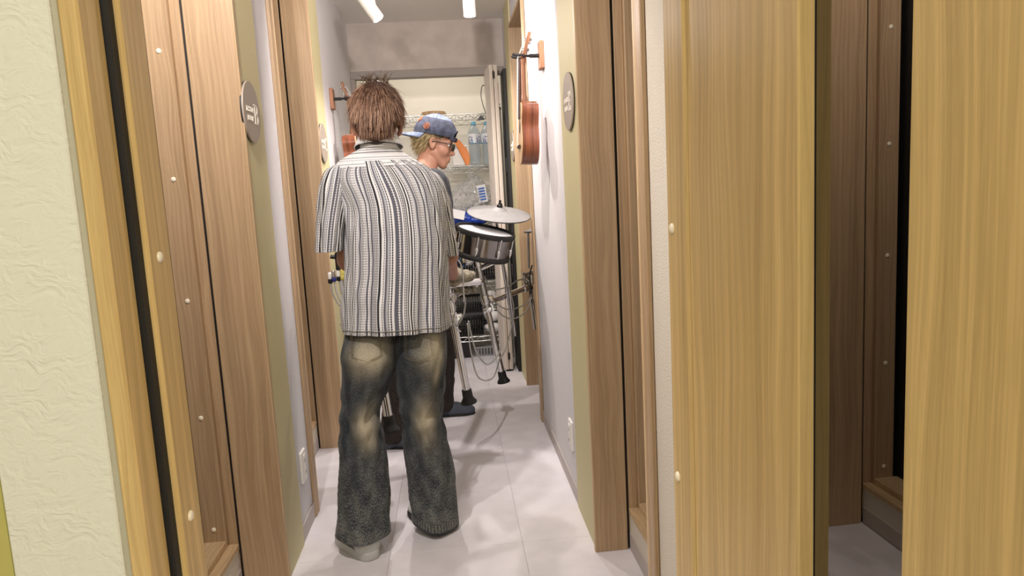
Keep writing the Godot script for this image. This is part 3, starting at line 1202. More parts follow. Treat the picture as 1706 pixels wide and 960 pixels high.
func closet() -> void:
	var t := thing("wire_shelving", "chrome wire shelving unit filling the closet at the end of the corridor", "shelf unit", Vector3(0, 0, 0))
	for x in [-0.52, 0.40]:
		for z in [-5.22, -5.64]:
			var p := MB.new()
			p.tube([Vector3(x, 0.012, z), Vector3(x, 1.84, z)], 0.0125, 12)
			for k in 34:
				p.tube([Vector3(x, 0.08 + 0.05 * k, z), Vector3(x, 0.084 + 0.05 * k, z)], 0.0131, 12)
			p.lathe([Vector2(0.016, 0), Vector2(0.016, 0.012), Vector2(0.008, 0.014)], 12, Transform3D(Basis(), Vector3(x, 0, z)))
			put("post", p, "wire", t)
	for y in SHELVES:
		shelf_deck(t, y, -0.52, 0.40, -5.22, -5.64)
	# on the top shelf
	var ring_ := thing("wooden_hoop", "pale round wooden drum hoop lying on the top wire shelf, above the cap", "hoop", Vector3(-0.075, 1.806, -5.42))
	var r := MB.new()
	r.lathe([Vector2(0.083, 0.0), Vector2(0.088, 0.002), Vector2(0.088, 0.040), Vector2(0.083, 0.042), Vector2(0.076, 0.040), Vector2(0.076, 0.002), Vector2(0.083, 0.0)], 40, Transform3D(), false)
	put("hoop_rim", r, "top_wood", ring_)
	for k in 6:
		var j := MB.new()
		j.lathe([Vector2(0.001, 0), Vector2(0.012, 0.001), Vector2(0.001, 0.002)], 12, Transform3D(Basis(Vector3.RIGHT, PI / 2), Vector3(0.082 * cos(k * TAU / 6), 0.021, 0.082 * sin(k * TAU / 6))))
		put("jingle", j, "dull_chrome", ring_)
	var clip := thing("spring_clip", "black spring clip gripping the front rim of the top wire shelf", "clip", Vector3(0.262, 1.752, -5.205))
	var cp := MB.new()
	cp.prism(PackedVector2Array([Vector2(-0.028, 0), Vector2(0.028, 0), Vector2(0.016, 0.024), Vector2(0.004, 0.03), Vector2(-0.006, 0.028)]), 0.012, Transform3D(Basis(), Vector3(0, 0, -0.006)))
	put("jaw", cp, "black_plastic", clip)
	var ch := MB.new()
	ch.tube(spline([Vector3(0, 0.028, 0), Vector3(0.012, 0.05, 0.004), Vector3(0.024, 0.03, 0)]), 0.0016, 6)
	put("lever", ch, "dull_chrome", clip)
	# water bottles on the second shelf
	var bottle := thing("water_bottle", "full clear water bottle with pale blue cap on the second shelf, fully in view", "bottle", Vector3(0.210, 1.439, -5.29), 0, "water bottles on the wire shelf")
	var bo := MB.new()
	var prof := [Vector2(0.002, 0.004), Vector2(0.036, 0.0), Vector2(0.045, 0.008)]
	for i in 9:
		var y := 0.02 + 0.0145 * i
		prof.append(Vector2(0.046, y))
		prof.append(Vector2(0.0425, y + 0.007))
	prof.append_array([Vector2(0.0465, 0.155), Vector2(0.0465, 0.225), Vector2(0.044, 0.238), Vector2(0.034, 0.262), Vector2(0.020, 0.282), Vector2(0.014, 0.290), Vector2(0.014, 0.296)])
	bo.lathe(prof, 28)
	put("body", bo, "bottle_clear", bottle)
	var lb := MB.new()
	lb.lathe([Vector2(0.0468, 0.157), Vector2(0.0472, 0.160), Vector2(0.0472, 0.221), Vector2(0.0468, 0.224)], 28, Transform3D(), false)
	var lm := mat("bottle_label", Color.WHITE, 0.4)
	lm.albedo_texture = label_image()
	put("label_band", lb, lm, bottle)
	var bc := MB.new()
	bc.lathe([Vector2(0.0165, 0.292), Vector2(0.0165, 0.312), Vector2(0.015, 0.314), Vector2(0.001, 0.314)], 20)
	bc.lathe([Vector2(0.019, 0.286), Vector2(0.019, 0.289)], 20)
	put("bottle_cap", bc, "bottle_cap", bottle)
	var b2: Node3D = bottle.duplicate()
	b2.name = numbered("water_bottle")
	add_child(b2)
	b2.position = Vector3(0.306, 1.439, -5.31)
	b2.rotation.y = 0.5
	b2.set_meta("label", "clear water bottle with blue cap half hidden behind the white folding door")
	# white tub and orange shoehorn beside the bottles
	var tub := thing("white_tub", "white plastic tub with a lid on the second shelf, right of the youth's face", "tub", Vector3(0.095, 1.439, -5.34))
	var tb := MB.new()
	tb.box(Vector3(-0.055, 0, -0.05), Vector3(0.055, 0.13, 0.05), 0.008)
	put("body", tb, "white_plastic", tub)
	var tl := MB.new()
	tl.box(Vector3(-0.058, 0.131, -0.053), Vector3(0.058, 0.146, 0.053), 0.006)
	put("lid", tl, "white_plastic", tub)
	var horn := thing("shoehorn", "orange curved shoehorn leaning against the white tub on the second shelf", "shoehorn", Vector3(0.098, 1.439, -5.265))
	var hp := []
	for i in 13:
		var u := i / 12.0
		var w := 0.012 + 0.020 * sin(minf(u * 1.25, 1.0) * PI * 0.75)
		var c := Vector3(0.05 - 0.075 * u * u, 0.004 + 0.185 * u, -0.005 - 0.03 * u)
		var row := []
		for k in 10:
			var a := TAU * k / 10
			row.append(c + Vector3(cos(a) * w, 0, sin(a) * 0.005 + 0.010 * cos(a) * cos(a)))
		hp.append(row)
	var hm := MB.new()
	hm.grid(hp, true, true)
	put("blade", hm, "orange", horn)
	# plastic bag over a blue packet on the third shelf
	var pack := thing("cable_packet", "blue plastic packet with a white paper label on the third shelf, under the clear bag", "packet", Vector3(0.105, 1.006, -5.30))
	var pk := blob([["e", Vector3(0, 0.045, 0), Vector3(0.13, 0.05, 0.08)], ["e", Vector3(-0.07, 0.06, 0.03), Vector3(0.07, 0.045, 0.06), Basis(Vector3.FORWARD, 0.5)], ["e", Vector3(0.08, 0.03, 0.02), Vector3(0.09, 0.035, 0.07)]], 0.008, 0.02)
	crumple(pk, 0.010, 45.0)
	put("wrapper", pk, "pack_blue", pack)
	var pl := MB.new()
	pl.box(Vector3(-0.055, -0.035, 0), Vector3(0.055, 0.035, 0.002), 0.0, Transform3D(Basis(Vector3.FORWARD, 0.25) * Basis(Vector3.RIGHT, -0.45), Vector3(-0.055, 0.085, 0.093)))
	for k in 4:
		pl.box(Vector3(-0.045, -0.022 + 0.013 * k, 0.002), Vector3(0.03 - 0.01 * (k % 2), -0.017 + 0.013 * k, 0.0024), 0.0, Transform3D(Basis(Vector3.FORWARD, 0.25) * Basis(Vector3.RIGHT, -0.45), Vector3(-0.055, 0.085, 0.093)))
	put("paper_label", pl, "label_white", pack)
	var bag := thing("plastic_bag", "crumpled clear plastic bag with blue print on the third shelf, above the blue packet", "bag", Vector3(0.15, 1.11, -5.36))
	var bg := blob([["e", Vector3(0, 0.09, 0), Vector3(0.15, 0.11, 0.09)], ["e", Vector3(0.03, 0.17, 0), Vector3(0.07, 0.08, 0.05)], ["e", Vector3(-0.08, 0.05, 0.02), Vector3(0.09, 0.07, 0.07)], ["c", Vector3(0.02, 0.2, 0), Vector3(0.0, 0.255, 0.02), 0.03, 0.015]], 0.009, 0.03)
	crumple(bg, 0.026, 20.0)
	put("film", bg, "clear_bag", bag)
	var pr := MB.new()
	for k in 5:
		pr.box(Vector3(0.085, 0.06 + 0.02 * k, 0.085), Vector3(0.13, 0.072 + 0.02 * k, 0.087), 0.0, Transform3D(Basis(Vector3.BACK, 0.12), Vector3.ZERO))
	put("print", pr, "label_blue", bag)
	var pw := MB.new()
	pw.box(Vector3(0.075, 0.045, 0.081), Vector3(0.14, 0.172, 0.0835), 0.0, Transform3D(Basis(Vector3.BACK, 0.12), Vector3.ZERO))
	put("print_ground", pw, "label_white", bag)
	# baskets with cables on the lower shelves
	basket("cable_basket", "black slotted basket on the fourth shelf, holding a tangle of cables", Vector3(0.14, 0.591, -5.40), Vector3(0.36, 0.20, 0.26))
	var cc := thing("cable_bundle", "tangle of blue, grey and black cables heaped in the black slotted basket", "cables", Vector3(0.14, 0.66, -5.40))
	for k in 8:
		var p := []
		for i in 9:
			p.append(Vector3(rng.randf_range(-0.13, 0.13), rng.randf_range(0.03, 0.19), rng.randf_range(-0.07, 0.08)))
		var c := MB.new()
		c.tube(spline(p, 5), 0.006, 7)
		put("cable", c, ["cable_blue", "cable_grey", "cable_blue", "cable_black", "cable_grey", "cable_blue", "dull_chrome", "cable_blue"][k], cc)
	for a in [[Vector3(0.045, 0.181, -5.40), "black slotted plastic crate on the lowest wire shelf, lower of the two", 0.17], [Vector3(0.045, 0.353, -5.40), "shallow black plastic crate stacked on top of the slotted one on the lowest shelf", 0.10]]:
		basket("plastic_crate", a[1], a[0], Vector3(0.30, a[2], 0.28))
	var ap := thing("steam_cleaner", "white rounded appliance with vent slots on the lowest wire shelf, behind the rack leg", "appliance", Vector3(0.268, 0.181, -5.37))
	var a1 := blob([["e", Vector3(0, 0.17, 0), Vector3(0.072, 0.10, 0.09)], ["e", Vector3(0, 0.25, -0.01), Vector3(0.055, 0.07, 0.07)], ["e", Vector3(0.01, 0.13, 0.01), Vector3(0.075, 0.06, 0.10)]], 0.007, 0.03)
	put("body", a1, "white_plastic", ap)
	var a2 := blob([["e", Vector3(0, 0.045, 0.01), Vector3(0.078, 0.045, 0.11)], ["e", Vector3(0.02, 0.03, 0), Vector3(0.075, 0.03, 0.10)]], 0.007, 0.02)
	put("base", a2, "white_plastic", ap)
	var a3 := MB.new()
	a3.box(Vector3(-0.07, 0.082, -0.08), Vector3(0.075, 0.092, 0.09), 0.003)
	put("seam", a3, "black_plastic", ap)
	for k in 6:
		var sl := MB.new()
		sl.box(Vector3(-0.058, 0.13 + 0.02 * k, 0.045), Vector3(-0.034, 0.137 + 0.02 * k, 0.085), 0.002, Transform3D(Basis(Vector3.UP, 0.3), Vector3(0, 0, -0.006 * absf(k - 2))))
		put("vent_slot", sl, "dark_grey", ap)
		var sr := MB.new()
		sr.box(Vector3(0.035, 0.13 + 0.02 * k, 0.05), Vector3(0.062, 0.138 + 0.02 * k, 0.088), 0.002, Transform3D(Basis(Vector3.UP, -0.3), Vector3(0, 0, -0.006 * absf(k - 2))))
		put("vent_slot", sr, "dark_grey", ap)
	# on the closet floor
	var bx := thing("amplifier_box", "low black box on the closet floor under the lowest shelf", "box", Vector3(-0.14, 0, -5.45))
	var b0 := MB.new()
	b0.box(Vector3(-0.32, 0.01, -0.14), Vector3(0.24, 0.12, 0.16), 0.006)
	put("case", b0, "black_plastic", bx)
	for x in [-0.28, 0.2]:
		var ft := MB.new()
		ft.lathe([Vector2(0.014, 0), Vector2(0.016, 0.01)], 12, Transform3D(Basis(), Vector3(x, 0, 0.12)))
		put("foot", ft, "rubber", bx)
	var kb := thing("grille_panel", "grey slotted floor grille leaning under the lowest shelf, right of the black box", "grille", Vector3(0.22, 0, -5.36))
	var k0 := MB.new()
	k0.box(Vector3(-0.10, 0, -0.03), Vector3(0.12, 0.07, 0.03), 0.004)
	put("body", k0, "grey_plastic", kb)
	for k in 9:
		var s2 := MB.new()
		s2.box(Vector3(-0.09 + 0.023 * k, 0.012, 0.029), Vector3(-0.08 + 0.023 * k, 0.058, 0.0315), 0.0)
		put("slot", s2, "dark_grey", kb)
	var strap := thing("hanging_strap", "black strap hanging from the shelf post beside the white folding door", "strap", Vector3(0.292, 1.99, -5.20))
	var sp := MB.new()
	sp.tube(spline([Vector3(0.12, -0.17, 0), Vector3(0.01, 0.0, 0), Vector3(-0.018, -0.05, 0), Vector3(-0.012, -0.12, 0), Vector3(0.012, -0.21, 0), Vector3(0.03, -0.30, 0)]), 0.009, 8, true, 0.3)
	put("webbing", sp, "gasket", strap)
	# the folding door, both leaves folded together
	var fd := thing("folding_door", "white folding closet door folded flat at the right end of the opening", "door", Vector3(0.340, 0, -4.795))
	fd.rotation.y = 0.10
	for k in 2:
		var l := MB.new()
		l.box(Vector3(-0.026 + 0.029 * k, 0.012, -0.235), Vector3(-0.002 + 0.029 * k, 2.062 - 0.0 * k, 0.0), 0.002)
		put("leaf", l, "door_white", fd)
	for k in 2:
		var e := MB.new()
		e.box(Vector3(-0.0215 + 0.029 * k, 0.014, 0.0), Vector3(-0.0065 + 0.029 * k, 2.06, 0.0025), 0.001)
		put("edge_strip", e, "door_edge", fd)
	for y in [0.085, 1.975]:
		var h := MB.new()
		h.box(Vector3(-0.006, y, -0.01), Vector3(0.008, y + 0.045, 0.008), 0.002)
		h.tube([Vector3(0.0005, y - 0.004, 0.006), Vector3(0.0005, y + 0.05, 0.006)], 0.003, 8)
		put("hinge_clip", h, "black_plastic", fd)
	var gp := MB.new()
	gp.box(Vector3(0.030, 1.81, -0.06), Vector3(0.040, 1.945, 0.004), 0.002)
	put("bracket", gp, "door_white", fd)
	var fb := MB.new()
	fb.box(Vector3(-0.022, 0.0, -0.02), Vector3(0.024, 0.012, 0.0), 0.001)
	put("floor_roller", fb, "black_plastic", fd)


func label_image() -> ImageTexture:
	var im := Image.create(512, 96, false, Image.FORMAT_RGB8)
	im.fill(Color(0.93, 0.95, 0.97))
	for x in 512:
		for y in 96:
			var m := 30 + 10 * sin(x * 0.05) + 5 * sin(x * 0.13)
			if y < m:
				im.set_pixel(x, y, Color(0.42, 0.68, 0.86).lerp(Color(0.75, 0.88, 0.95), y / m))
	# three brushed characters, four times round
	var strokes := [[[0, 4, 18, 4], [2, 12, 16, 12], [9, 4, 9, 14], [9, 14, 1, 26], [9, 14, 18, 26]], [[4, 0, 1, 8], [3, 4, 10, 3], [9, 4, 2, 16], [12, 6, 19, 6], [15, 1, 15, 9], [15, 9, 11, 16], [15, 9, 19, 16], [2, 22, 4, 26], [8, 22, 9, 26], [13, 22, 14, 26], [17, 21, 19, 26]], [[10, 0, 10, 26], [1, 8, 8, 7], [8, 7, 2, 20], [18, 5, 12, 10], [11, 9, 19, 20]]]
	for rep in 4:
		for c in 3:
			for s in strokes[c]:
				var n := 30
				for i in n + 1:
					var px := int(lerpf(s[0], s[2], float(i) / n) * 1.1) + 26 + 28 * c + rep * 128
					var py := int(lerpf(s[1], s[3], float(i) / n) * 1.1) + 26
					im.fill_rect(Rect2i(px, py, 3, 3), Color(0.10, 0.14, 0.42))
		im.fill_rect(Rect2i(rep * 128 + 30, 70, 12, 12), Color(0.82, 0.16, 0.20))
		im.fill_rect(Rect2i(rep * 128 + 50, 72, 60, 4), Color(0.4, 0.5, 0.7))
	return ImageTexture.create_from_image(im)


func crumple(mb: MB, amount: float, freq: float) -> void:
	var n := noise(91, freq * 0.05, 3)
	n.frequency = 1.0
	n.fractal_type = FastNoiseLite.FRACTAL_RIDGED
	for i in mb.v.size():
		var p := mb.v[i] * freq
		mb.v[i] += Vector3(n.get_noise_3d(p.x, p.y, p.z), n.get_noise_3d(p.y + 9, p.z, p.x), n.get_noise_3d(p.z, p.x + 5, p.y)) * amount


func basket(called: String, label: String, at: Vector3, size: Vector3) -> Node3D:
	var t := thing(called, label, "basket" if called == "cable_basket" else "crate", at)
	var h := size / 2
	var fl := MB.new()
	fl.box(Vector3(-h.x, 0, -h.z), Vector3(h.x, 0.006, h.z), 0.002)
	put("bottom", fl, "black_plastic", t)
	var rm := MB.new()
	for z in [-h.z, h.z]:
		rm.box(Vector3(-h.x, size.y - 0.022, z - 0.005), Vector3(h.x, size.y, z + 0.005), 0.002)
	for x in [-h.x, h.x]:
		rm.box(Vector3(x - 0.005, size.y - 0.022, -h.z), Vector3(x + 0.005, size.y, h.z), 0.002)
	put("rim", rm, "dark_grey", t)
	for z in [-h.z, h.z]:
		var w := MB.new()
		var n := int(size.x / 0.020)
		for i in n + 1:
			var x := lerpf(-h.x + 0.004, h.x - 0.004, float(i) / n)
			w.box(Vector3(x - 0.004, 0.004, z - 0.003), Vector3(x + 0.004, size.y - 0.02, z + 0.003))
		var rows := int(size.y / 0.055)
		for i in rows:
			var y := 0.012 + i * 0.055
			w.box(Vector3(-h.x, y, z - 0.003), Vector3(h.x, y + 0.008, z + 0.003))
		put("slotted_side", w, "black_plastic", t)
	for x in [-h.x, h.x]:
		var w := MB.new()
		w.box(Vector3(x - 0.003, 0.004, -h.z), Vector3(x + 0.003, size.y - 0.02, h.z), 0.001)
		put("end_panel", w, "black_plastic", t)
	return t


# ---------------------------------------------------------------- ukuleles on their wall hangers
func uke_outline(grow: float) -> PackedVector2Array:
	var half := [Vector2(0.0, -0.006), Vector2(0.03, -0.004), Vector2(0.055, 0.006), Vector2(0.078, 0.028), Vector2(0.088, 0.058), Vector2(0.086, 0.088), Vector2(0.073, 0.118), Vector2(0.060, 0.143), Vector2(0.0575, 0.160), Vector2(0.061, 0.182), Vector2(0.066, 0.205), Vector2(0.062, 0.226), Vector2(0.045, 0.243), Vector2(0.022, 0.249)]
	var pts := []
	for p in half:
		pts.append(Vector3(p.x, p.y, 0))
	var sm := spline(pts, 3)
	var out := PackedVector2Array()
	for p in sm:
		out.append(Vector2(p.x, p.y))
	for i in range(sm.size() - 1, 0, -1):
		out.append(Vector2(-sm[i].x, sm[i].y))
	if grow != 0.0:
		out = Geometry2D.offset_polygon(out, grow)[0]
	return out


func ukuleles() -> void:
	var t := thing("ukulele", "brown mahogany ukulele hanging on the right wall, seen edge on", "ukulele", Vector3(0.312, 1.345, -3.05), -PI / 2, "hanging ukuleles")
	var body := MB.new()
	var o := uke_outline(0.0)
	var rows := []
	for d in [-0.070, -0.068, 0.0]:
		var row := []
		var oo := uke_outline(-0.002) if d == -0.070 else o
		for p in o:
			row.append(Vector3(p.x * (0.985 if d == -0.070 else 1.0), p.y, d))
		rows.append(row)
	body.grid(rows, true, true)
	put("body", body, "mahogany", t)
	var top := MB.new()
	top.prism(uke_outline(0.0012), 0.003, Transform3D())
	put("soundboard", top, "top_wood", t)
	var hole := MB.new()
	hole.lathe([Vector2(0.001, 0.0031), Vector2(0.026, 0.0031), Vector2(0.026, 0.0036), Vector2(0.001, 0.0036)], 28, Transform3D(Basis(Vector3.RIGHT, PI / 2), Vector3(0, 0.150, 0)))
	put("soundhole", hole, "gasket", t)
	var br := MB.new()
	br.box(Vector3(-0.036, 0.062, 0.003), Vector3(0.036, 0.076, 0.011), 0.002)
	br.box(Vector3(-0.028, 0.070, 0.011), Vector3(0.028, 0.0725, 0.014), 0.0005)
	put("bridge", br, "rosewood", t)
	var neck := blob([["c", Vector3(0, 0.235, -0.020), Vector3(0, 0.262, -0.012), 0.020, 0.0165], ["c", Vector3(0, 0.262, -0.010), Vector3(0, 0.425, -0.006), 0.0165, 0.0145], ["c", Vector3(0, 0.425, -0.006), Vector3(0, 0.44, -0.010), 0.0145, 0.012]], 0.004, 0.015)
	put("neck", neck, "neck_wood", t)
	var heel := MB.new()
	heel.prism(PackedVector2Array([Vector2(-0.022, 0.232), Vector2(0.022, 0.232), Vector2(0.02, 0.256), Vector2(-0.02, 0.256)]), 0.066, Transform3D(Basis(), Vector3(0, 0, -0.066)))
	put("heel", heel, "neck_wood", t)
	var fb := MB.new()
	fb.prism(PackedVector2Array([Vector2(-0.023, 0.185), Vector2(0.023, 0.185), Vector2(0.018, 0.432), Vector2(-0.018, 0.432)]), 0.006, Transform3D(Basis(), Vector3(0, 0, 0.003)))
	put("fretboard", fb, "rosewood", t)
	var y := 0.432
	for k in 15:
		y -= 0.0205 * pow(0.955, k)
		var f := MB.new()
		var w := lerpf(0.018, 0.023, (0.432 - y) / 0.247)
		f.box(Vector3(-w, y - 0.0007, 0.0085), Vector3(w, y + 0.0007, 0.0102))
		put("fret", f, "dull_chrome", t)
	var nut := MB.new()
	nut.box(Vector3(-0.018, 0.432, 0.002), Vector3(0.018, 0.436, 0.012), 0.0008)
	put("nut", nut, "white_plastic", t)
	var hx := Transform3D(Basis(Vector3.RIGHT, -0.26), Vector3(0, 0.436, -0.004))
	var hd := MB.new()
	hd.prism(PackedVector2Array([Vector2(-0.018, 0.0), Vector2(0.018, 0.0), Vector2(0.028, 0.022), Vector2(0.030, 0.06), Vector2(0.026, 0.100), Vector2(0.008, 0.108), Vector2(-0.008, 0.108), Vector2(-0.026, 0.100), Vector2(-0.030, 0.06), Vector2(-0.028, 0.022)]), 0.013, hx * Transform3D(Basis(), Vector3(0, 0, -0.013)))
	put("headstock", hd, "neck_wood", t)
	for s in [-1, 1]:
		for k in 2:
			var at := Vector3(0.018 * s, 0.034 + 0.042 * k, 0)
			var p := MB.new()
			p.tube([hx * (at + Vector3(0, 0, -0.016)), hx * (at + Vector3(0, 0, 0.010))], 0.003, 8)
			p.lathe([Vector2(0.006, 0.0), Vector2(0.006, 0.002), Vector2(0.003, 0.003)], 12, hx * Transform3D(Basis(Vector3.RIGHT, PI / 2), at))
			p.box(Vector3(-0.006, -0.008, -0.024), Vector3(0.006, 0.008, -0.014), 0.002, hx * Transform3D(Basis(), at))
			p.tube([hx * (at + Vector3(0, 0, -0.019)), hx * (at + Vector3(0.020 * s, 0, -0.019))], 0.0022, 8)
			var pg := put("tuner", p, "chrome", t)
			var bt := MB.new()
			bt.ball(hx * (at + Vector3(0.024 * s, 0, -0.019)), Vector3(0.005, 0.008, 0.004), 10)
			put("button", bt, "dull_chrome", pg)
	for k in 4:
		var x := -0.0135 + 0.009 * k
		var s := MB.new()
		s.tube([Vector3(x * 1.25, 0.071, 0.0142), Vector3(x, 0.434, 0.0125), hx * Vector3(0.018 * signf(x), 0.034 + 0.042 * (1 if k in [1, 2] else 0), 0.006)], 0.0005, 4)
		put("string", s, "white_plastic", t)
	t.rotation.z = 0.0
	t.rotate_object_local(Vector3.RIGHT, -0.05)
	var u2: Node3D = t.duplicate()
	u2.name = numbered("ukulele")
	add_child(u2)
	u2.position = Vector3(-0.478, 1.335, -4.05)
	u2.rotation = Vector3(0, PI / 2, 0)
	u2.rotate_object_local(Vector3.RIGHT, -0.05)
	u2.set_meta("label", "ukulele hanging on the left wall, mostly hidden behind the man's head")
	for a in [[Vector3(RX, 1.785, -3.05), -1, "wooden block hanger with a black yoke holding the right hand ukulele"], [Vector3(LX, 1.782, -4.05), 1, "wooden block hanger with a black yoke on the left wall beside the man's head"]]:
		var h := thing("wall_hanger", a[2], "hanger", a[0], PI / 2 * a[1], "instrument wall hangers")
		var b := MB.new()
		b.box(Vector3(-0.034, -0.056, 0), Vector3(0.034, 0.056, 0.019), 0.003)
		put("block", b, "block_wood", h)
		var ar := MB.new()
		ar.tube([Vector3(0, 0, 0.019), Vector3(0, 0, 0.058)], 0.0085, 12)
		ar.tube([Vector3(0, 0, 0.058), Vector3(0, 0.001, 0.078)], [0.006, 0.005], 10)
		put("arm", ar, "gasket", h)
		for s in [-1, 1]:
			var yk := MB.new()
			yk.tube(spline([Vector3(0, 0.0, 0.074), Vector3(0.020 * s, -0.002, 0.080), Vector3(0.027 * s, 0.0, 0.094), Vector3(0.027 * s, 0.002, 0.122), Vector3(0.027 * s, 0.008, 0.130)]), 0.0055, 10)
			put("prong", yk, "rubber", h)


# ---------------------------------------------------------------- the electronic drum rack that is being carried
func clamp_block(t: Node3D, at: Vector3, axis: Vector3, r := 0.019) -> void:
	var c := MB.new()
	var xf := along(at - axis.normalized() * 0.024, at + axis.normalized() * 0.024)
	c.lathe([Vector2(r, 0), Vector2(r + 0.004, 0.003), Vector2(r + 0.004, 0.045), Vector2(r, 0.048)], 18, xf)
	c.box(Vector3(r - 0.002, 0.008, -0.011), Vector3(r + 0.022, 0.040, 0.011), 0.003, xf)
	var o := put("clamp", c, "chrome", t)
	var b := MB.new()
	b.tube([xf * Vector3(r + 0.012, 0.024, -0.02), xf * Vector3(r + 0.012, 0.024, 0.024)], 0.004, 8)
	b.box(Vector3(r - 0.004, 0.020, 0.022), Vector3(r + 0.028, 0.028, 0.028), 0.002, xf)
	put("wing_bolt", b, "dull_chrome", o)


func leg(t: Node3D, a: Vector3, b: Vector3, r: float) -> void:
	var s := MB.new()
	var d := (b - a).normalized()
	s.tube([a, b - d * 0.028], r, 20)
	put("leg", s, "chrome", t)
	var f := MB.new()
	# rubber foot: a sleeve, then a flared pad
	f.lathe([Vector2(r - 0.001, 0.0), Vector2(r + 0.0055, 0.001), Vector2(r + 0.0065, 0.032), Vector2(r + 0.007, 0.038), Vector2(r + 0.017, 0.054), Vector2(r + 0.020, 0.058), Vector2(r + 0.019, 0.064), Vector2(0.001, 0.062)], 28, along(b - d * 0.062, b))
	put("rubber_foot", f, "rubber", t)


func pipe(t: Node3D, pts: Array, r: float, called := "tube", m := "chrome") -> void:
	var s := MB.new()
	s.tube(pts, r, 16)
	put(called, s, m, t)


func drum_rack() -> void:
	var t := thing("drum_rack", "chrome tube drum rack with black rubber feet, lifted off the floor between two people", "drum rack", Vector3.ZERO)
	var p1 := Vector3(-0.043, 0.905, -3.03)
	var p2 := Vector3(0.105, 0.99, -3.80)
	var p3 := Vector3(-0.345, 0.90, -2.76)
	leg(t, p1, Vector3(0.029, 0.313, -3.06), 0.0165)
	leg(t, p2, Vector3(0.234, 0.195, -3.80), 0.0165)
	leg(t, p3, Vector3(-0.290, 0.316, -2.75), 0.0175)
	# sleeve of the far leg
	var sl := MB.new()
	var d2 := (Vector3(0.234, 0.195, -3.80) - p2).normalized()
	sl.tube([p2 + d2 * 0.18, p2 + d2 * 0.40], 0.0205, 18)
	put("sleeve", sl, "dull_chrome", t)
	pipe(t, [p3 + Vector3(0, -0.02, 0), Vector3(-0.20, 0.862, -2.86), Vector3(0.105, 0.858, -2.985)], 0.0155)
	pipe(t, spline([Vector3(0.0, 0.80, -3.045), Vector3(0.05, 0.79, -3.30), Vector3(0.12, 0.77, -3.70), Vector3(0.142, 0.76, -3.80)], 6), 0.0150)
	pipe(t, spline([Vector3(0.150, 0.655, -3.80), Vector3(0.20, 0.648, -3.82), Vector3(0.30, 0.668, -3.88), Vector3(0.425, 0.70, -3.93)], 6), 0.0155)
	clamp_block(t, Vector3(-0.036, 0.85, -3.033), Vector3(0.07, -0.6, 0))
	clamp_block(t, Vector3(-0.018, 0.70, -3.04), Vector3(0.07, -0.6, 0), 0.018)
	clamp_block(t, Vector3(-0.028, 0.785, -3.037), Vector3(1, 0.2, 0.3), 0.018)
	clamp_block(t, p2 + d2 * 0.13, d2)
	clamp_block(t, p2 + d2 * 0.335, d2, 0.021)
	clamp_block(t, p2 + d2 * 0.39, Vector3(1, 0.15, 0.1), 0.018)
	clamp_block(t, Vector3(-0.338, 0.86, -2.76), Vector3(0.06, -0.6, 0))
	clamp_block(t, Vector3(0.405, 0.695, -3.92), Vector3(1, 0.25, -0.3), 0.019)
	clamp_block(t, Vector3(0.432, 0.735, -3.93), Vector3(0.1, 1, 0), 0.018)
	# right arm: clamp ball, stub tube and the thin ribbed rods
	pipe(t, [Vector3(0.380, 0.765, -3.94), Vector3(0.46, 0.768, -3.95)], 0.016, "tube", "chrome")
	pipe(t, [Vector3(0.418, 0.80, -3.93), Vector3(0.424, 1.0, -3.93)], 0.0065, "rod", "dull_chrome")
	pipe(t, [Vector3(0.417, 0.70, -3.92), Vector3(0.424, 0.60, -3.92)], 0.008, "rod", "gasket")
	for k in 3:
		var a := TAU * k / 3
		var o := Vector3(cos(a), 0, sin(a)) * 0.0075
		pipe(t, [Vector3(0.422, 0.625, -3.92) + o, Vector3(0.436, 0.455, -3.92) + o], 0.0065, "rod", "chrome")
	# rods that hold the snare pad and the cymbal
	pipe(t, spline([p2 + d2 * 0.05, Vector3(0.09, 0.945, -3.74), Vector3(0.145, 0.93, -3.62)], 5), 0.009, "rod")
	var ball := MB.new()
	ball.ball(Vector3(0.075, 0.905, -3.56), Vector3(0.032, 0.028, 0.024), 20)
	ball.lathe([Vector2(0.012, -0.004), Vector2(0.030, 0.0), Vector2(0.012, 0.004)], 18, along(Vector3(0.075, 0.905, -3.535), Vector3(0.075, 0.91, -3.50)))
	put("ball_clamp", ball, "chrome", t)
	pipe(t, [Vector3(0.08, 0.905, -3.56), Vector3(0.128, 0.893, -3.66), Vector3(0.125, 0.90, -3.80)], 0.0085, "rod")
	pipe(t, [Vector3(0.236, 1.115, -3.735), Vector3(0.262, 0.86, -3.80), Vector3(0.300, 0.52, -3.86)], 0.0075, "rod", "dull_chrome")
	pipe(t, [Vector3(0.290, 0.72, -3.80), Vector3(0.316, 0.44, -3.84)], 0.0085, "rod", "dull_chrome")
	pipe(t, [Vector3(0.262, 0.87, -3.79), Vector3(0.16, 0.83, -3.80), Vector3(0.135, 0.82, -3.80)], 0.008, "rod")
	# snare pad
	var sp := thing("snare_pad", "chrome shelled electronic snare pad with black hoops and white head, tilted to the right", "drum pad", Vector3(0.158, 0.985, -3.60))
	var n := Vector3(0.24, 1, 0.13).normalized()
	sp.basis = along(Vector3.ZERO, n).basis
	var sh := MB.new()
	sh.lathe([Vector2(0.138, -0.062), Vector2(0.138, 0.048)], 56)
	put("shell", sh, "shell_metal", sp)
	var hp := MB.new()
	hp.lathe([Vector2(0.139, 0.038), Vector2(0.152, 0.038), Vector2(0.154, 0.042), Vector2(0.154, 0.060), Vector2(0.150, 0.066), Vector2(0.142, 0.064), Vector2(0.139, 0.056), Vector2(0.139, 0.038)], 56, Transform3D(), false)
	put("top_hoop", hp, "rubber", sp)
	var bh := MB.new()
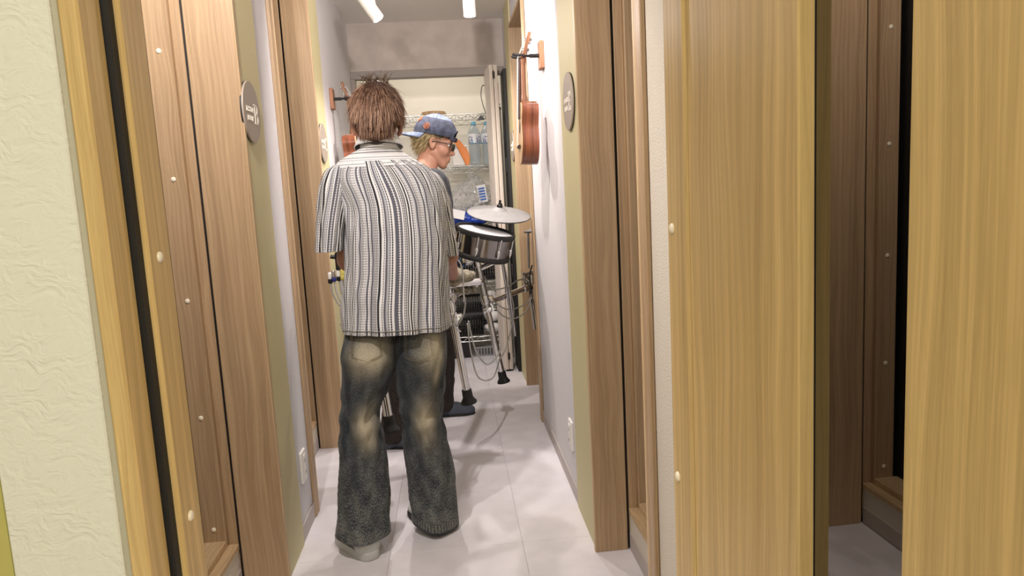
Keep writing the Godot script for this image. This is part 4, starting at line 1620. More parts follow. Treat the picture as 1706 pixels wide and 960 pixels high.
	bh.lathe([Vector2(0.10, -0.082), Vector2(0.142, -0.080), Vector2(0.148, -0.074), Vector2(0.148, -0.056), Vector2(0.138, -0.054), Vector2(0.10, -0.060)], 56)
	put("bottom_hoop", bh, "rubber", sp)
	var hd := MB.new()
	hd.lathe([Vector2(0.001, 0.0545), Vector2(0.140, 0.0535), Vector2(0.140, 0.050), Vector2(0.001, 0.050)], 48)
	put("mesh_head", hd, "mesh_head", sp)
	for k in 8:
		var a := TAU * (k + 0.3) / 8
		var o := Vector3(cos(a), 0, sin(a)) * 0.148
		var lg := MB.new()
		lg.tube([o + Vector3(0, 0.046, 0), o + Vector3(0, -0.052, 0)], 0.0035, 8)
		lg.lathe([Vector2(0.004, 0), Vector2(0.008, 0.004), Vector2(0.0085, 0.03), Vector2(0.005, 0.036)], 12, Transform3D(Basis(), o * 0.985 + Vector3(0, -0.046, 0)))
		lg.lathe([Vector2(0.004, 0), Vector2(0.0065, 0.003), Vector2(0.0065, 0.010), Vector2(0.003, 0.014)], 10, Transform3D(Basis(), o + Vector3(0, 0.036, 0)))
		put("lug", lg, "chrome", sp)
	# cymbals
	var cy := thing("cymbal_pad", "large grey rubber cymbal pad with black wing nut, tilted above the snare pad", "cymbal", Vector3(0.256, 1.134, -3.725), 0, "grey cymbal pads")
	cymbal(cy, 0.168)
	cy.basis = along(Vector3.ZERO, Vector3(0.13, 1, 0.24).normalized()).basis
	var cz := thing("cymbal_pad", "grey cymbal pad whose edge reaches into the far right doorway", "cymbal", Vector3(0.551, 1.028, -3.98), 0, "grey cymbal pads")
	cymbal(cz, 0.148)
	cz.basis = along(Vector3.ZERO, Vector3(-0.06, 1, -0.03).normalized()).basis
	var cw := thing("cymbal_pad", "grey cymbal pad whose tip shows behind the man's right sleeve, by the youth's chest", "cymbal", Vector3(-0.145, 1.225, -3.42), 0, "grey cymbal pads")
	cymbal(cw, 0.150)
	cw.basis = along(Vector3.ZERO, Vector3(0.10, 1, 0.05).normalized()).basis
	pipe(t, [Vector3(-0.145, 1.215, -3.42), Vector3(-0.12, 0.88, -3.25), Vector3(-0.10, 0.86, -2.96)], 0.008, "rod")
	pipe(t, [Vector3(0.549, 1.018, -3.98), Vector3(0.52, 0.76, -3.96), Vector3(0.43, 0.765, -3.945)], 0.008, "rod")
	# cables
	var cab := [
		[[Vector3(0.045, 0.66, -3.1), Vector3(0.055, 0.50, -3.2), Vector3(0.085, 0.36, -3.3), Vector3(0.16, 0.315, -3.45), Vector3(0.215, 0.36, -3.7)], "cable_grey", "pale grey cable looping down from the front clamp across the lower shelves"],
		[[Vector3(0.05, 0.67, -3.1), Vector3(0.075, 0.52, -3.2), Vector3(0.13, 0.41, -3.35), Vector3(0.20, 0.395, -3.6), Vector3(0.23, 0.42, -3.76)], "cable_grey", "pale grey cable hanging inside the larger loop before the lower shelves"],
		[[Vector3(0.180, 0.66, -3.78), Vector3(0.25, 0.565, -3.78), Vector3(0.33, 0.545, -3.82), Vector3(0.40, 0.59, -3.88), Vector3(0.43, 0.68, -3.92)], "cable_grey", "pale grey cable sagging under the right arm of the rack"],
		[[Vector3(0.20, 0.65, -3.79), Vector3(0.27, 0.60, -3.79), Vector3(0.36, 0.60, -3.86), Vector3(0.425, 0.64, -3.9)], "cable_grey", "pale grey cable sagging least under the right arm of the rack"],
		[[Vector3(0.16, 0.79, -3.76), Vector3(0.20, 0.72, -3.76), Vector3(0.28, 0.72, -3.8), Vector3(0.36, 0.745, -3.88), Vector3(0.43, 0.72, -3.92)], "cable_grey", "thin grey cable running along the top of the rack's right arm"],
		[[Vector3(-0.02, 0.86, -3.0), Vector3(0.035, 0.80, -3.0), Vector3(0.03, 0.72, -3.01), Vector3(-0.005, 0.665, -3.02)], "cable_grey", "short grey cable curling round the clamps of the front leg"],
		[[Vector3(-0.04, 0.82, -3.0), Vector3(-0.005, 0.76, -2.99), Vector3(-0.015, 0.68, -3.0), Vector3(0.012, 0.64, -3.03)], "wire", "white cable tied along the top of the front leg"],
		[[Vector3(0.252, 0.95, -3.76), Vector3(0.285, 0.74, -3.77), Vector3(0.31, 0.58, -3.8), Vector3(0.26, 0.40, -3.79), Vector3(0.22, 0.33, -3.78)], "cable_grey", "long thin grey cable drooping from the cymbal to the far leg"],
		[[Vector3(0.435, 0.82, -3.90), Vector3(0.416, 0.76, -3.89), Vector3(0.424, 0.66, -3.895), Vector3(0.421, 0.61, -3.905)], "cable_black", "black cable hanging over the chrome clamp in the far right doorway"],
		[[Vector3(0.0, 1.0, -2.72), Vector3(0.03, 0.95, -2.80), Vector3(0.034, 0.86, -2.86), Vector3(0.032, 0.79, -2.9)], "wire", "white beaded cord hanging in front of the glove"],
	]
	for c in cab:
		var m := MB.new()
		m.tube(spline(c[0], 8), 0.0038 if c[1] != "wire" else 0.003, 8)
		tag(put("cable", m, c[1]), c[2], "cable")
	# plug cluster left of the man
	var pc := thing("cable_plugs", "bunch of plugs with black and blue sleeves on grey cables, left of the man's hip", "plugs", Vector3(-0.468, 0.94, -2.85))
	for k in 4:
		var x := -0.022 + 0.017 * k
		var z := 0.012 * (k % 2)
		var y := -0.008 * absf(k - 1.5) + (0.012 if k == 3 else 0.0)
		var b := MB.new()
		b.lathe([Vector2(0.003, 0.0), Vector2(0.0085, 0.004), Vector2(0.0085, 0.03), Vector2(0.005, 0.036)], 12, Transform3D(Basis(), Vector3(x, y - 0.015, z)))
		put("plug", b, ["white_plastic", "dull_chrome", "white_plastic", "yellow_plug"][k], pc)
		var s := MB.new()
		s.lathe([Vector2(0.004, 0.0), Vector2(0.0092, 0.002), Vector2(0.0092, 0.018), Vector2(0.004, 0.021)], 12, Transform3D(Basis(), Vector3(x, y - 0.024, z)))
		put("sleeve", s, ["gasket", "blue_plug", "gasket", "yellow_plug"][k], pc)
		var w := MB.new()
		w.tube(spline([Vector3(x, y - 0.02, z), Vector3(x + 0.01, y - 0.08, z), Vector3(x + 0.045, y - 0.13 - 0.012 * k, z), Vector3(x + 0.12, y - 0.16, z + 0.03)], 6), 0.0042, 8)
		put("lead", w, "cable_grey", pc)
	var bd := MB.new()
	bd.box(Vector3(0.004, 0.014, -0.016), Vector3(0.026, 0.088, 0.010), 0.005)
	bd.tube([Vector3(-0.014, 0.070, -0.004), Vector3(0.02, 0.066, -0.004)], 0.0085, 10)
	put("grip", bd, "black_plastic", pc)
	var bar := MB.new()
	bar.tube([Vector3(0.03, 0.0, -0.01), Vector3(0.125, -0.03, 0.085)], 0.008, 10)
	put("mount_bar", bar, "dull_chrome", pc)


func cymbal(t: Node3D, r: float) -> void:
	var m := MB.new()
	m.lathe([Vector2(0.006, 0.020), Vector2(0.024, 0.018), Vector2(0.038, 0.006), Vector2(0.044, 0.003), Vector2(r * 0.7, -0.006), Vector2(r - 0.004, -0.014), Vector2(r, -0.018), Vector2(r - 0.003, -0.021), Vector2(r * 0.7, -0.014), Vector2(0.044, -0.006), Vector2(0.006, 0.006)], 64)
	put("bow", m, "cymbal_rubber", t)
	var rim := MB.new()
	rim.lathe([Vector2(r - 0.006, -0.0225), Vector2(r + 0.0012, -0.0185), Vector2(r - 0.006, -0.0245)], 64, Transform3D(), false)
	put("edge", rim, "rubber", t)
	var nut := MB.new()
	nut.lathe([Vector2(0.001, 0.018), Vector2(0.014, 0.018), Vector2(0.015, 0.020), Vector2(0.015, 0.030), Vector2(0.010, 0.034), Vector2(0.007, 0.034), Vector2(0.0065, 0.056), Vector2(0.001, 0.057)], 20)
	nut.box(Vector3(-0.013, 0.030, -0.004), Vector3(0.004, 0.040, 0.004), 0.002)
	put("wing_nut", nut, "black_plastic", t)


# ---------------------------------------------------------------- people
# a head in its own axes: x forward, y up, z towards its right; the origin lies between the ears
func head_items() -> Array:
	var it := [
		["e", Vector3(-0.018, 0.036, 0), Vector3(0.092, 0.090, 0.074)],
		["e", Vector3(-0.050, 0.005, 0), Vector3(0.055, 0.070, 0.062)],
		["e", Vector3(0.032, -0.030, 0), Vector3(0.056, 0.080, 0.060)],
		["c", Vector3(0.066, -0.106, 0.012), Vector3(0.066, -0.106, -0.012), 0.019, 0.019],
		["c", Vector3(0.080, -0.002, 0), Vector3(0.103, -0.034, 0), 0.008, 0.011, 0.012],
		["c", Vector3(0.088, -0.040, 0.010), Vector3(0.088, -0.040, -0.010), 0.009, 0.009, 0.008],
		["c", Vector3(0.073, 0.022, 0.030), Vector3(0.073, 0.022, -0.030), 0.013, 0.013],
		["e", Vector3(0.062, -0.072, 0), Vector3(0.030, 0.024, 0.030)],
		["c", Vector3(0.0885, -0.067, 0.014), Vector3(0.0885, -0.067, -0.014), 0.0062, 0.0062, 0.007],
		["c", Vector3(0.0865, -0.079, 0.012), Vector3(0.0865, -0.079, -0.012), 0.0070, 0.0070, 0.007],
	]
	for s in [-1, 1]:
		it.append(["c", Vector3(0.002, -0.055, 0.054 * s), Vector3(0.056, -0.100, 0.022 * s), 0.016, 0.018])
		it.append(["e", Vector3(0.052, -0.030, 0.036 * s), Vector3(0.030, 0.028, 0.026)])
		it.append(["s", Vector3(0.094, 0.002, 0.032 * s), Vector3(0.016, 0.011, 0.018), Basis(), 0.010])
		it.append(["s", Vector3(0.098, -0.073, 0.0), Vector3(0.006, 0.0016, 0.024), Basis(), 0.004])
		# ears: a rim with a hollow
		var b := Basis(Vector3.UP, 0.35 * s) * Basis(Vector3.BACK, 0.18)
		it.append(["e", Vector3(-0.006, -0.006, 0.077 * s), Vector3(0.019, 0.032, 0.008), b, 0.006])
		it.append(["c", Vector3(-0.002, -0.030, 0.075 * s), Vector3(0.0, -0.036, 0.072 * s), 0.008, 0.007, 0.006])
		it.append(["s", Vector3(-0.004, -0.002, 0.085 * s), Vector3(0.011, 0.020, 0.0065), b, 0.003])
	return it


func head_mesh(neck_to: Vector3, r: float) -> MB:
	var it := head_items()
	it.append(["c", Vector3(-0.020, -0.050, 0), neck_to, 0.047, r])
	return blob(it, 0.0042, 0.018)


func strand(mb: MB, p: Vector3, dir: Vector3, centre: Vector3, radii: Vector3, length: float, lift: float, fall: float, r: float, c: Color, segs := 5) -> void:
	# follows the skull's ellipsoid and leaves it gradually
	var pts := [p]
	var rad := [r]
	for i in segs:
		dir = (dir + Vector3(0, -fall, 0)).normalized()
		p += dir * length / segs
		var q := (p - centre) / radii
		var want := 1.0 + lift * float(i + 1) / segs
		if q.length() < want or lift < 0.1:
			p = centre + q.normalized() * maxf(q.length(), want) * radii
		pts.append(p)
		rad.append(r * (1.0 - 0.85 * float(i + 1) / segs))
	var from := mb.v.size()
	mb.tube(pts, rad, 3, false)
	mb.tint(from, c)


func man() -> void:
	var t := thing("person", "person seen from behind in a black and white striped shirt and washed wide jeans", "person", Vector3.ZERO)
	var hb := Basis(Vector3.UP, PI / 2) * Basis(Vector3.BACK, -0.22) * Basis(Vector3.RIGHT, 0.04)
	var hx := Transform3D(hb.scaled(Vector3.ONE), Vector3(-0.226, 1.478, -2.50))
	# the body: one surface
	var body := blob([
		["c", Vector3(-0.30, 0.90, -2.47), Vector3(-0.13, 0.90, -2.47), 0.075, 0.075],
		["c", Vector3(-0.27, 1.00, -2.475), Vector3(-0.155, 1.00, -2.475), 0.078, 0.078],
		["c", Vector3(-0.29, 1.20, -2.48), Vector3(-0.14, 1.19, -2.48), 0.074, 0.074],
		["c", Vector3(-0.34, 1.270, -2.49), Vector3(-0.09, 1.250, -2.495), 0.036, 0.036],
		["c", Vector3(-0.22, 1.28, -2.50), Vector3(-0.224, 1.38, -2.505), 0.046, 0.044],
		["c", Vector3(-0.355, 1.275, -2.49), Vector3(-0.366, 1.02, -2.51), 0.042, 0.031],
		["c", Vector3(-0.366, 1.02, -2.51), Vector3(-0.352, 0.915, -2.70), 0.029, 0.022],
		["c", Vector3(-0.352, 0.915, -2.70), Vector3(-0.345, 0.895, -2.755), 0.024, 0.026],
		["c", Vector3(-0.075, 1.25, -2.495), Vector3(-0.018, 1.01, -2.555), 0.042, 0.031],
		["c", Vector3(-0.018, 1.01, -2.555), Vector3(-0.004, 0.893, -2.85), 0.031, 0.022],
		["c", Vector3(-0.30, 0.90, -2.47), Vector3(-0.355, 0.47, -2.46), 0.072, 0.048],
		["c", Vector3(-0.355, 0.47, -2.46), Vector3(-0.368, 0.09, -2.435), 0.046, 0.030],
		["c", Vector3(-0.365, 0.06, -2.40), Vector3(-0.432, 0.036, -2.49), 0.030, 0.022],
		["c", Vector3(-0.13, 0.90, -2.47), Vector3(-0.147, 0.46, -2.49), 0.070, 0.046],
		["c", Vector3(-0.147, 0.46, -2.49), Vector3(-0.128, 0.09, -2.53), 0.044, 0.030],
		["c", Vector3(-0.120, 0.06, -2.525), Vector3(-0.185, 0.034, -2.64), 0.030, 0.022],
	], 0.012, 0.035)
	body.add(head_mesh(hx.affine_inverse() * Vector3(-0.224, 1.36, -2.508), 0.045), hx)
	put("body", body, "skin_man", t)
	eyes(t, hx)
	man_hair(t, hx)
	# shirt
	var fn := noise(101, 1.0, 2)
	var fold := func(a: float, y: float) -> float:
		var hang := clampf((1.22 - y) / 0.35, 0.0, 1.0)
		return 0.006 * hang * sin(a * 7.0 + 1.3 + 2.0 * y) + 0.004 * hang * sin(a * 13.0 + 5.0 * y) + 0.010 * fn.get_noise_2d(cos(a) * 2.2 + y * 3.0, sin(a) * 2.2 - y * 5.0)
	var rings := [
		[-0.212, 0.815, -2.468, 0.180, 0.134, 2.4, -0.03],
		[-0.212, 0.790, -2.468, 0.183, 0.137, 2.4, -0.03],
		[-0.212, 0.776, -2.468, 0.187, 0.143, 2.4, -0.03],
		[-0.211, 0.790, -2.468, 0.1865, 0.143, 2.4, -0.03],
		[-0.210, 0.848, -2.470, 0.184, 0.137, 2.4, -0.02],
		[-0.203, 0.923, -2.470, 0.180, 0.128, 2.4],
		[-0.196, 0.995, -2.472, 0.178, 0.124, 2.4],
		[-0.191, 1.067, -2.475, 0.176, 0.120, 2.4],
		[-0.189, 1.130, -2.478, 0.172, 0.117, 2.4],
		[-0.192, 1.198, -2.482, 0.172, 0.112, 2.4],
		[-0.204, 1.250, -2.486, 0.176, 0.105, 2.3],
		[-0.218, 1.290, -2.490, 0.176, 0.096, 2.2, 0.0],
		[-0.228, 1.318, -2.493, 0.168, 0.087, 2.1, 0.0],
		[-0.236, 1.338, -2.495, 0.150, 0.079, 2.0],
		[-0.241, 1.352, -2.497, 0.133, 0.073, 2.0],
	]
	var sh := MB.new()
	sh.add(loft(rings, 128, 5, 6.0, 15.0, fold))
	sh.add(loft([
		[-0.362, 1.345, -2.490, 0.020, 0.030, 2.0],
		[-0.366, 1.330, -2.490, 0.042, 0.056, 2.0],
		[-0.374, 1.295, -2.488, 0.052, 0.068, 2.0],
		[-0.386, 1.245, -2.485, 0.054, 0.072, 2.0],
		[-0.398, 1.190, -2.482, 0.052, 0.074, 2.0],
		[-0.409, 1.130, -2.480, 0.049, 0.077, 2.0],
		[-0.418, 1.068, -2.480, 0.046, 0.080, 2.0],
		[-0.419, 1.058, -2.480, 0.045, 0.080, 2.0],
		[-0.418, 1.064, -2.480, 0.042, 0.076, 2.0],
		[-0.414, 1.090, -2.480, 0.042, 0.072, 2.0],
	], 48, 4, 2.0, 15.0, fold))
	sh.add(loft([
		[-0.092, 1.318, -2.500, 0.018, 0.030, 2.0],
		[-0.080, 1.302, -2.502, 0.040, 0.054, 2.0],
		[-0.066, 1.268, -2.504, 0.052, 0.066, 2.0],
		[-0.052, 1.215, -2.512, 0.052, 0.070, 2.0],
		[-0.040, 1.150, -2.525, 0.047, 0.072, 2.0],
		[-0.030, 1.085, -2.540, 0.042, 0.074, 2.0],
		[-0.022, 1.022, -2.558, 0.040, 0.076, 2.0],
		[-0.021, 1.012, -2.560, 0.039, 0.076, 2.0],
		[-0.022, 1.020, -2.558, 0.036, 0.072, 2.0],
		[-0.026, 1.050, -2.550, 0.036, 0.070, 2.0],
	], 48, 4, 2.0, 15.0, fold))
	var so := put("shirt", sh, "shirt", t)
	# yoke with its stripes running across, then the collar
	var flat := func(_a: float, _y: float) -> float: return 0.0
	var yk := loft([
		[-0.234, 1.334, -2.495, 0.1535, 0.0815, 2.0],
		[-0.2355, 1.338, -2.495, 0.152, 0.081, 2.0],
		[-0.241, 1.352, -2.497, 0.1345, 0.0745, 2.0],
		[-0.241, 1.368, -2.500, 0.112, 0.068, 2.0],
		[-0.236, 1.382, -2.497, 0.088, 0.066, 2.0],
		[-0.228, 1.398, -2.492, 0.066, 0.064, 2.0],
	], 96, 5, 40.0, 11.0, flat, true)
	put("yoke", yk, "shirt_yoke", so)
	var co := loft([
		[-0.227, 1.392, -2.486, 0.0645, 0.064, 2.0, 0.0, 0.10],
		[-0.226, 1.418, -2.486, 0.0625, 0.063, 2.0, 0.0, 0.22],
		[-0.226, 1.430, -2.486, 0.0635, 0.065, 2.0, 0.0, 0.28],
		[-0.226, 1.432, -2.486, 0.0665, 0.068, 2.0, 0.0, 0.28],
		[-0.226, 1.424, -2.486, 0.0715, 0.072, 2.0, 0.0, 0.26],
		[-0.227, 1.403, -2.486, 0.0815, 0.0775, 2.0, 0.0, 0.20],
		[-0.227, 1.398, -2.486, 0.0825, 0.0785, 2.0, 0.0, 0.20],
		[-0.227, 1.400, -2.486, 0.0785, 0.0745, 2.0, 0.0, 0.20],
	], 72, 4, 24.0, 11.0, flat, true)
	put("collar", co, "shirt_yoke", so)
	var hem := MB.new()
	var hp := []
	for k in 65:
		var a := TAU * k / 64
		var e := 2.0 / 2.4
		var px: float = signf(cos(a)) * pow(absf(cos(a)), e) * (0.1895 + fold.call(a, 0.79))
		hp.append(Vector3(-0.212 + px, 0.792 - 0.03 * px, -2.468 + signf(sin(a)) * pow(absf(sin(a)), e) * (0.1455 + fold.call(a, 0.79))))
	hem.tube(hp, 0.0014, 5, false)
	put("hem_stitch", hem, "sole_white", so)
	# jeans
	var jf := noise(111, 1.0, 2)
	for s in 2:
		var wr := func(a: float, y: float) -> float:
			var knee := exp(-pow((y - 0.47) / 0.10, 2.0))
			var low := clampf((0.42 - y) / 0.3, 0.0, 1.0)
			return 0.012 * jf.get_noise_2d(cos(a) * 1.6 + 7.0 * s + y * 2.0, sin(a) * 1.6 + y * 6.0) * (0.4 + knee + low) * smoothstep(0.05, 0.16, y) + 0.0045 * knee * sin(y * 70.0 + a * 2.0) + 0.004 * low * sin(a * 5.0 + y * 3.0)
		var rl := [
			[-0.290, 0.945, -2.470, 0.074, 0.090, 2.2],
			[-0.296, 0.860, -2.470, 0.086, 0.104, 2.4],
			[-0.297, 0.775, -2.472, 0.090, 0.106, 2.5],
			[-0.309, 0.700, -2.466, 0.099, 0.120, 2.5],
			[-0.314, 0.650, -2.464, 0.095, 0.112, 2.3],
			[-0.331, 0.580, -2.462, 0.084, 0.101, 2.1],
			[-0.352, 0.515, -2.460, 0.071, 0.091, 2.0],
			[-0.361, 0.470, -2.458, 0.067, 0.087, 2.0],
			[-0.361, 0.419, -2.454, 0.072, 0.088, 2.0],
			[-0.362, 0.327, -2.446, 0.080, 0.090, 2.0],
			[-0.367, 0.200, -2.434, 0.088, 0.096, 2.0],
			[-0.372, 0.128, -2.422, 0.091, 0.101, 2.0, -0.02, -0.02],
			[-0.375, 0.078, -2.415, 0.094, 0.104, 2.0, -0.04, -0.05],
			[-0.376, 0.070, -2.415, 0.0935, 0.1035, 2.0, -0.04, -0.05],
			[-0.375, 0.084, -2.418, 0.087, 0.097, 2.0, -0.04, -0.05],
		] if s == 0 else [
			[-0.140, 0.945, -2.472, 0.074, 0.090, 2.2],
			[-0.136, 0.860, -2.472, 0.084, 0.104, 2.4],
			[-0.134, 0.765, -2.474, 0.092, 0.106, 2.5],
			[-0.137, 0.680, -2.470, 0.094, 0.118, 2.5],
			[-0.141, 0.625, -2.472, 0.090, 0.110, 2.3],
			[-0.143, 0.523, -2.480, 0.078, 0.096, 2.1],
			[-0.149, 0.459, -2.486, 0.072, 0.088, 2.0],
			[-0.148, 0.412, -2.492, 0.073, 0.086, 2.0],
			[-0.144, 0.346, -2.500, 0.078, 0.088, 2.0],
			[-0.138, 0.277, -2.508, 0.080, 0.090, 2.0],
			[-0.130, 0.162, -2.520, 0.080, 0.094, 2.0],
			[-0.128, 0.083, -2.528, 0.083, 0.098, 2.0, -0.08, -0.06],
			[-0.128, 0.040, -2.532, 0.085, 0.101, 2.0, -0.18, -0.12],
			[-0.128, 0.034, -2.532, 0.083, 0.099, 2.0, -0.18, -0.12],
			[-0.128, 0.062, -2.530, 0.078, 0.093, 2.0, -0.14, -0.09],
		]
		var lo := loft(rl, 72, 6, 1.0, 1.0 / 0.905, wr)
		put("jeans_leg", lo, "jeans_left" if s == 0 else "jeans_right", t)
	# back pockets, seat seam and the hem threads
	for s in 2:
		var cx := -0.307 if s == 0 else -0.134
		var w := 0.062 if s == 0 else 0.058
		var pts := []
		for q in [[-0.74, 0.79], [-0.82, 0.705], [0.0, 0.684], [0.82, 0.705], [0.74, 0.79]]:
			pts.append([cx + q[0] * w, q[1] - (0.012 if s == 1 else 0.0)])
		var m := MB.new()
		for i in pts.size() - 1:
			for off in [0.0, 0.006]:
				var line := []
				for k in 13:
					var u := k / 12.0
					var x: float = lerpf(pts[i][0], pts[i + 1][0], u) - off * signf(pts[i][0] - cx + 0.0001) * 0.8
					var y: float = lerpf(pts[i][1], pts[i + 1][1], u) + off * 0.6
					line.append(Vector3(x, y, seat_z(x, y, s) + 0.0026))
				m.tube(line, 0.0007, 4, false)
		put("pocket_stitching", m, "thread", t)
	var seam := MB.new()
	var line := []
	for k in 14:
		var y := 0.80 - 0.009 * k
		line.append(Vector3(-0.2175 + 0.0006 * k, y, maxf(seat_z(-0.2175, y, 0), seat_z(-0.2175, y, 1)) + 0.002))
	seam.tube(line, 0.0022, 6)
	put("seat_seam", seam, "jeans_right", t)
	# slippers
	for s in 2:
		var heel := Vector3(-0.338, 0, -2.325) if s == 0 else Vector3(-0.098, 0, -2.478)
		var dir := Vector3(-0.50, 0, -0.87) if s == 0 else Vector3(-0.48, 0, -0.88)
		slipper(t, heel, dir.normalized(), "shoe_grey", "shoe_grey" if s == 0 else "sole_dark", 0.25, 0.030 if s == 0 else 0.016, 1.0 if s == 0 else 0.8, 1.22 if s == 0 else 1.0)
	# work glove gripping the rack's bar
	var g := [
		["c", Vector3(0.036, 0.917, -2.865), Vector3(0.050, 0.917, -2.925), 0.026, 0.028],
		["e", Vector3(0.072, 0.912, -2.955), Vector3(0.042, 0.020, 0.042)],
		["c", Vector3(0.034, 0.918, -2.855), Vector3(0.040, 0.918, -2.885), 0.031, 0.027],
	]
	for k in 4:
		var x := 0.040 + 0.0215 * k
		var up: float = [0.0, 0.004, 0.003, -0.002][k]
		var r: float = [0.0100, 0.0106, 0.0102, 0.0092][k]
		g.append(["c", Vector3(lerpf(x, 0.072, 0.3), 0.914, -2.955), Vector3(x, 0.916 + up, -2.988), r + 0.001, r + 0.001, 0.010])
		g.append(["c", Vector3(x, 0.916 + up, -2.988), Vector3(x + 0.001, 0.898, -3.014), r + 0.001, r, 0.006])
		g.append(["c", Vector3(x + 0.001, 0.898, -3.014), Vector3(x + 0.002, 0.866 - up, -3.010), r, r, 0.006])
		g.append(["c", Vector3(x + 0.002, 0.866 - up, -3.010), Vector3(x + 0.002, 0.853, -2.990), r, r - 0.001, 0.006])
	g.append(["c", Vector3(0.046, 0.905, -2.945), Vector3(0.036, 0.884, -2.952), 0.013, 0.012, 0.010])
	g.append(["c", Vector3(0.036, 0.884, -2.952), Vector3(0.060, 0.860, -2.962), 0.012, 0.0105, 0.006])
	g.append(["c", Vector3(0.060, 0.860, -2.962), Vector3(0.082, 0.852, -2.968), 0.0105, 0.0095, 0.006])
	for q in g:
		for k in range(1, 3):
			if q[0] == "e" and k == 2:
				q[2] *= 1.18
			else:
				q[k] = Vector3(0.055, 0.884, -2.985) + (q[k] - Vector3(0.072, 0.885, -2.985)) * 1.18 + Vector3(-0.016, -0.026, 0)
		for k in range(3, 5):
			if q.size() > k and q[k] is float:
				q[k] *= 1.18
	var gl := blob(g, 0.0034, 0.012)
	put("glove", gl, "glove_beige", t, "beige work glove closed round the bar")
	var hand := [["e", Vector3(-0.342, 0.900, -2.775), Vector3(0.034, 0.018, 0.040)]]
	for k in 4:
		var x := -0.372 + 0.0205 * k
		hand.append(["c", Vector3(lerpf(x, -0.342, 0.3), 0.904, -2.775), Vector3(x, 0.906, -2.812), 0.0095, 0.0095, 0.008])
		hand.append(["c", Vector3(x, 0.906, -2.812), Vector3(x, 0.885, -2.834), 0.0092, 0.0088, 0.005])
		hand.append(["c", Vector3(x, 0.885, -2.834), Vector3(x, 0.858, -2.826), 0.0088, 0.0085, 0.005])
		hand.append(["c", Vector3(x, 0.858, -2.826), Vector3(x, 0.850, -2.806), 0.0085, 0.008, 0.005])
	hand.append(["c", Vector3(-0.320, 0.893, -2.765), Vector3(-0.302, 0.872, -2.785), 0.012, 0.011, 0.008])
	hand.append(["c", Vector3(-0.302, 0.872, -2.785), Vector3(-0.318, 0.852, -2.798), 0.011, 0.009, 0.006])
	put("glove", blob(hand, 0.0034, 0.012), "glove_beige", t, "beige work glove closed round the bar")


func seat_z(x: float, y: float, s: int) -> float:
	# outer surface of the jeans at the back
	var cx := lerpf(-0.314, -0.305, clampf((y - 0.65) / 0.108, 0, 1)) if s == 0 else lerpf(-0.141, -0.133, clampf((y - 0.625) / 0.11, 0, 1))
	var rx := 0.097 if s == 0 else 0.095
	var rz := lerpf(0.112, 0.119, clampf((y - 0.65) / 0.108, 0, 1)) if s == 0 else lerpf(0.110, 0.118, clampf((y - 0.625) / 0.11, 0, 1))
	var e := lerpf(2.3, 2.7, clampf((y - 0.65) / 0.108, 0, 1))
	var q := clampf(absf((x - cx) / rx), 0.0, 0.999)
	return -2.467 + rz * pow(1.0 - pow(q, e), 1.0 / e) + 0.003


func slipper(t: Node3D, heel: Vector3, dir: Vector3, upper: String, sole: String, length: float, thick: float, hi := 1.0, wide := 1.0) -> void:
	var side := dir.cross(Vector3.UP)
	var xf := Transform3D(Basis(dir, Vector3.UP, side), heel)
	var out := []
	for k in 40:
		var a := TAU * k / 40
		var u := 0.5 - 0.5 * cos(a)
		var w := 0.034 + 0.013 * smoothstep(0.3, 0.75, u)
		out.append(Vector2(length * (0.5 - 0.5 * signf(cos(a)) * pow(absf(cos(a)), 0.8)), signf(sin(a)) * pow(absf(sin(a)), 0.62) * w * 1.12 * wide))
	var s := MB.new()
	var rows := []
	for q in [[0.96, 0.0], [1.0, 0.004], [1.0, thick - 0.004], [0.975, thick]]:
		var row := []
		for p in out:
			row.append(xf * Vector3(length / 2 + (p.x - length / 2) * q[0], q[1], p.y * q[0]))
		rows.append(row)
	s.grid(rows, true, true)
	var o := put("slipper", blob([
		["e", xf * Vector3(length * 0.80, thick + 0.012, 0), Vector3(length * 0.20, 0.030 * hi, 0.043 * wide), xf.basis],
		["e", xf * Vector3(length * 0.55, thick + 0.020, 0), Vector3(length * 0.24, 0.044 * hi, 0.039 * wide), xf.basis],
		["e", xf * Vector3(length * 0.18, thick + 0.020, 0), Vector3(length * 0.17, 0.052 * hi, 0.038 * wide), xf.basis],
		["c", xf * Vector3(length * 0.15, thick + 0.0, 0), xf * Vector3(length * 0.85, thick + 0.002, 0), 0.026 * hi, 0.026 * hi],
	], 0.006, 0.02), upper, t)
	put("sole", s, sole, o)


func eyes(t: Node3D, hx: Transform3D) -> void:
	for s in [-1, 1]:
		var e := MB.new()
		e.ball(hx * Vector3(0.0700, 0.002, 0.031 * s), Vector3(0.0112, 0.0112, 0.0112), 16)
		var o := put("eye", e, "eye_white", t)
		var i := MB.new()
		i.ball(hx * Vector3(0.0772, -0.001, 0.031 * s), Vector3(0.0050, 0.0055, 0.0055), 12)
		put("iris", i, "eye_dark", o)


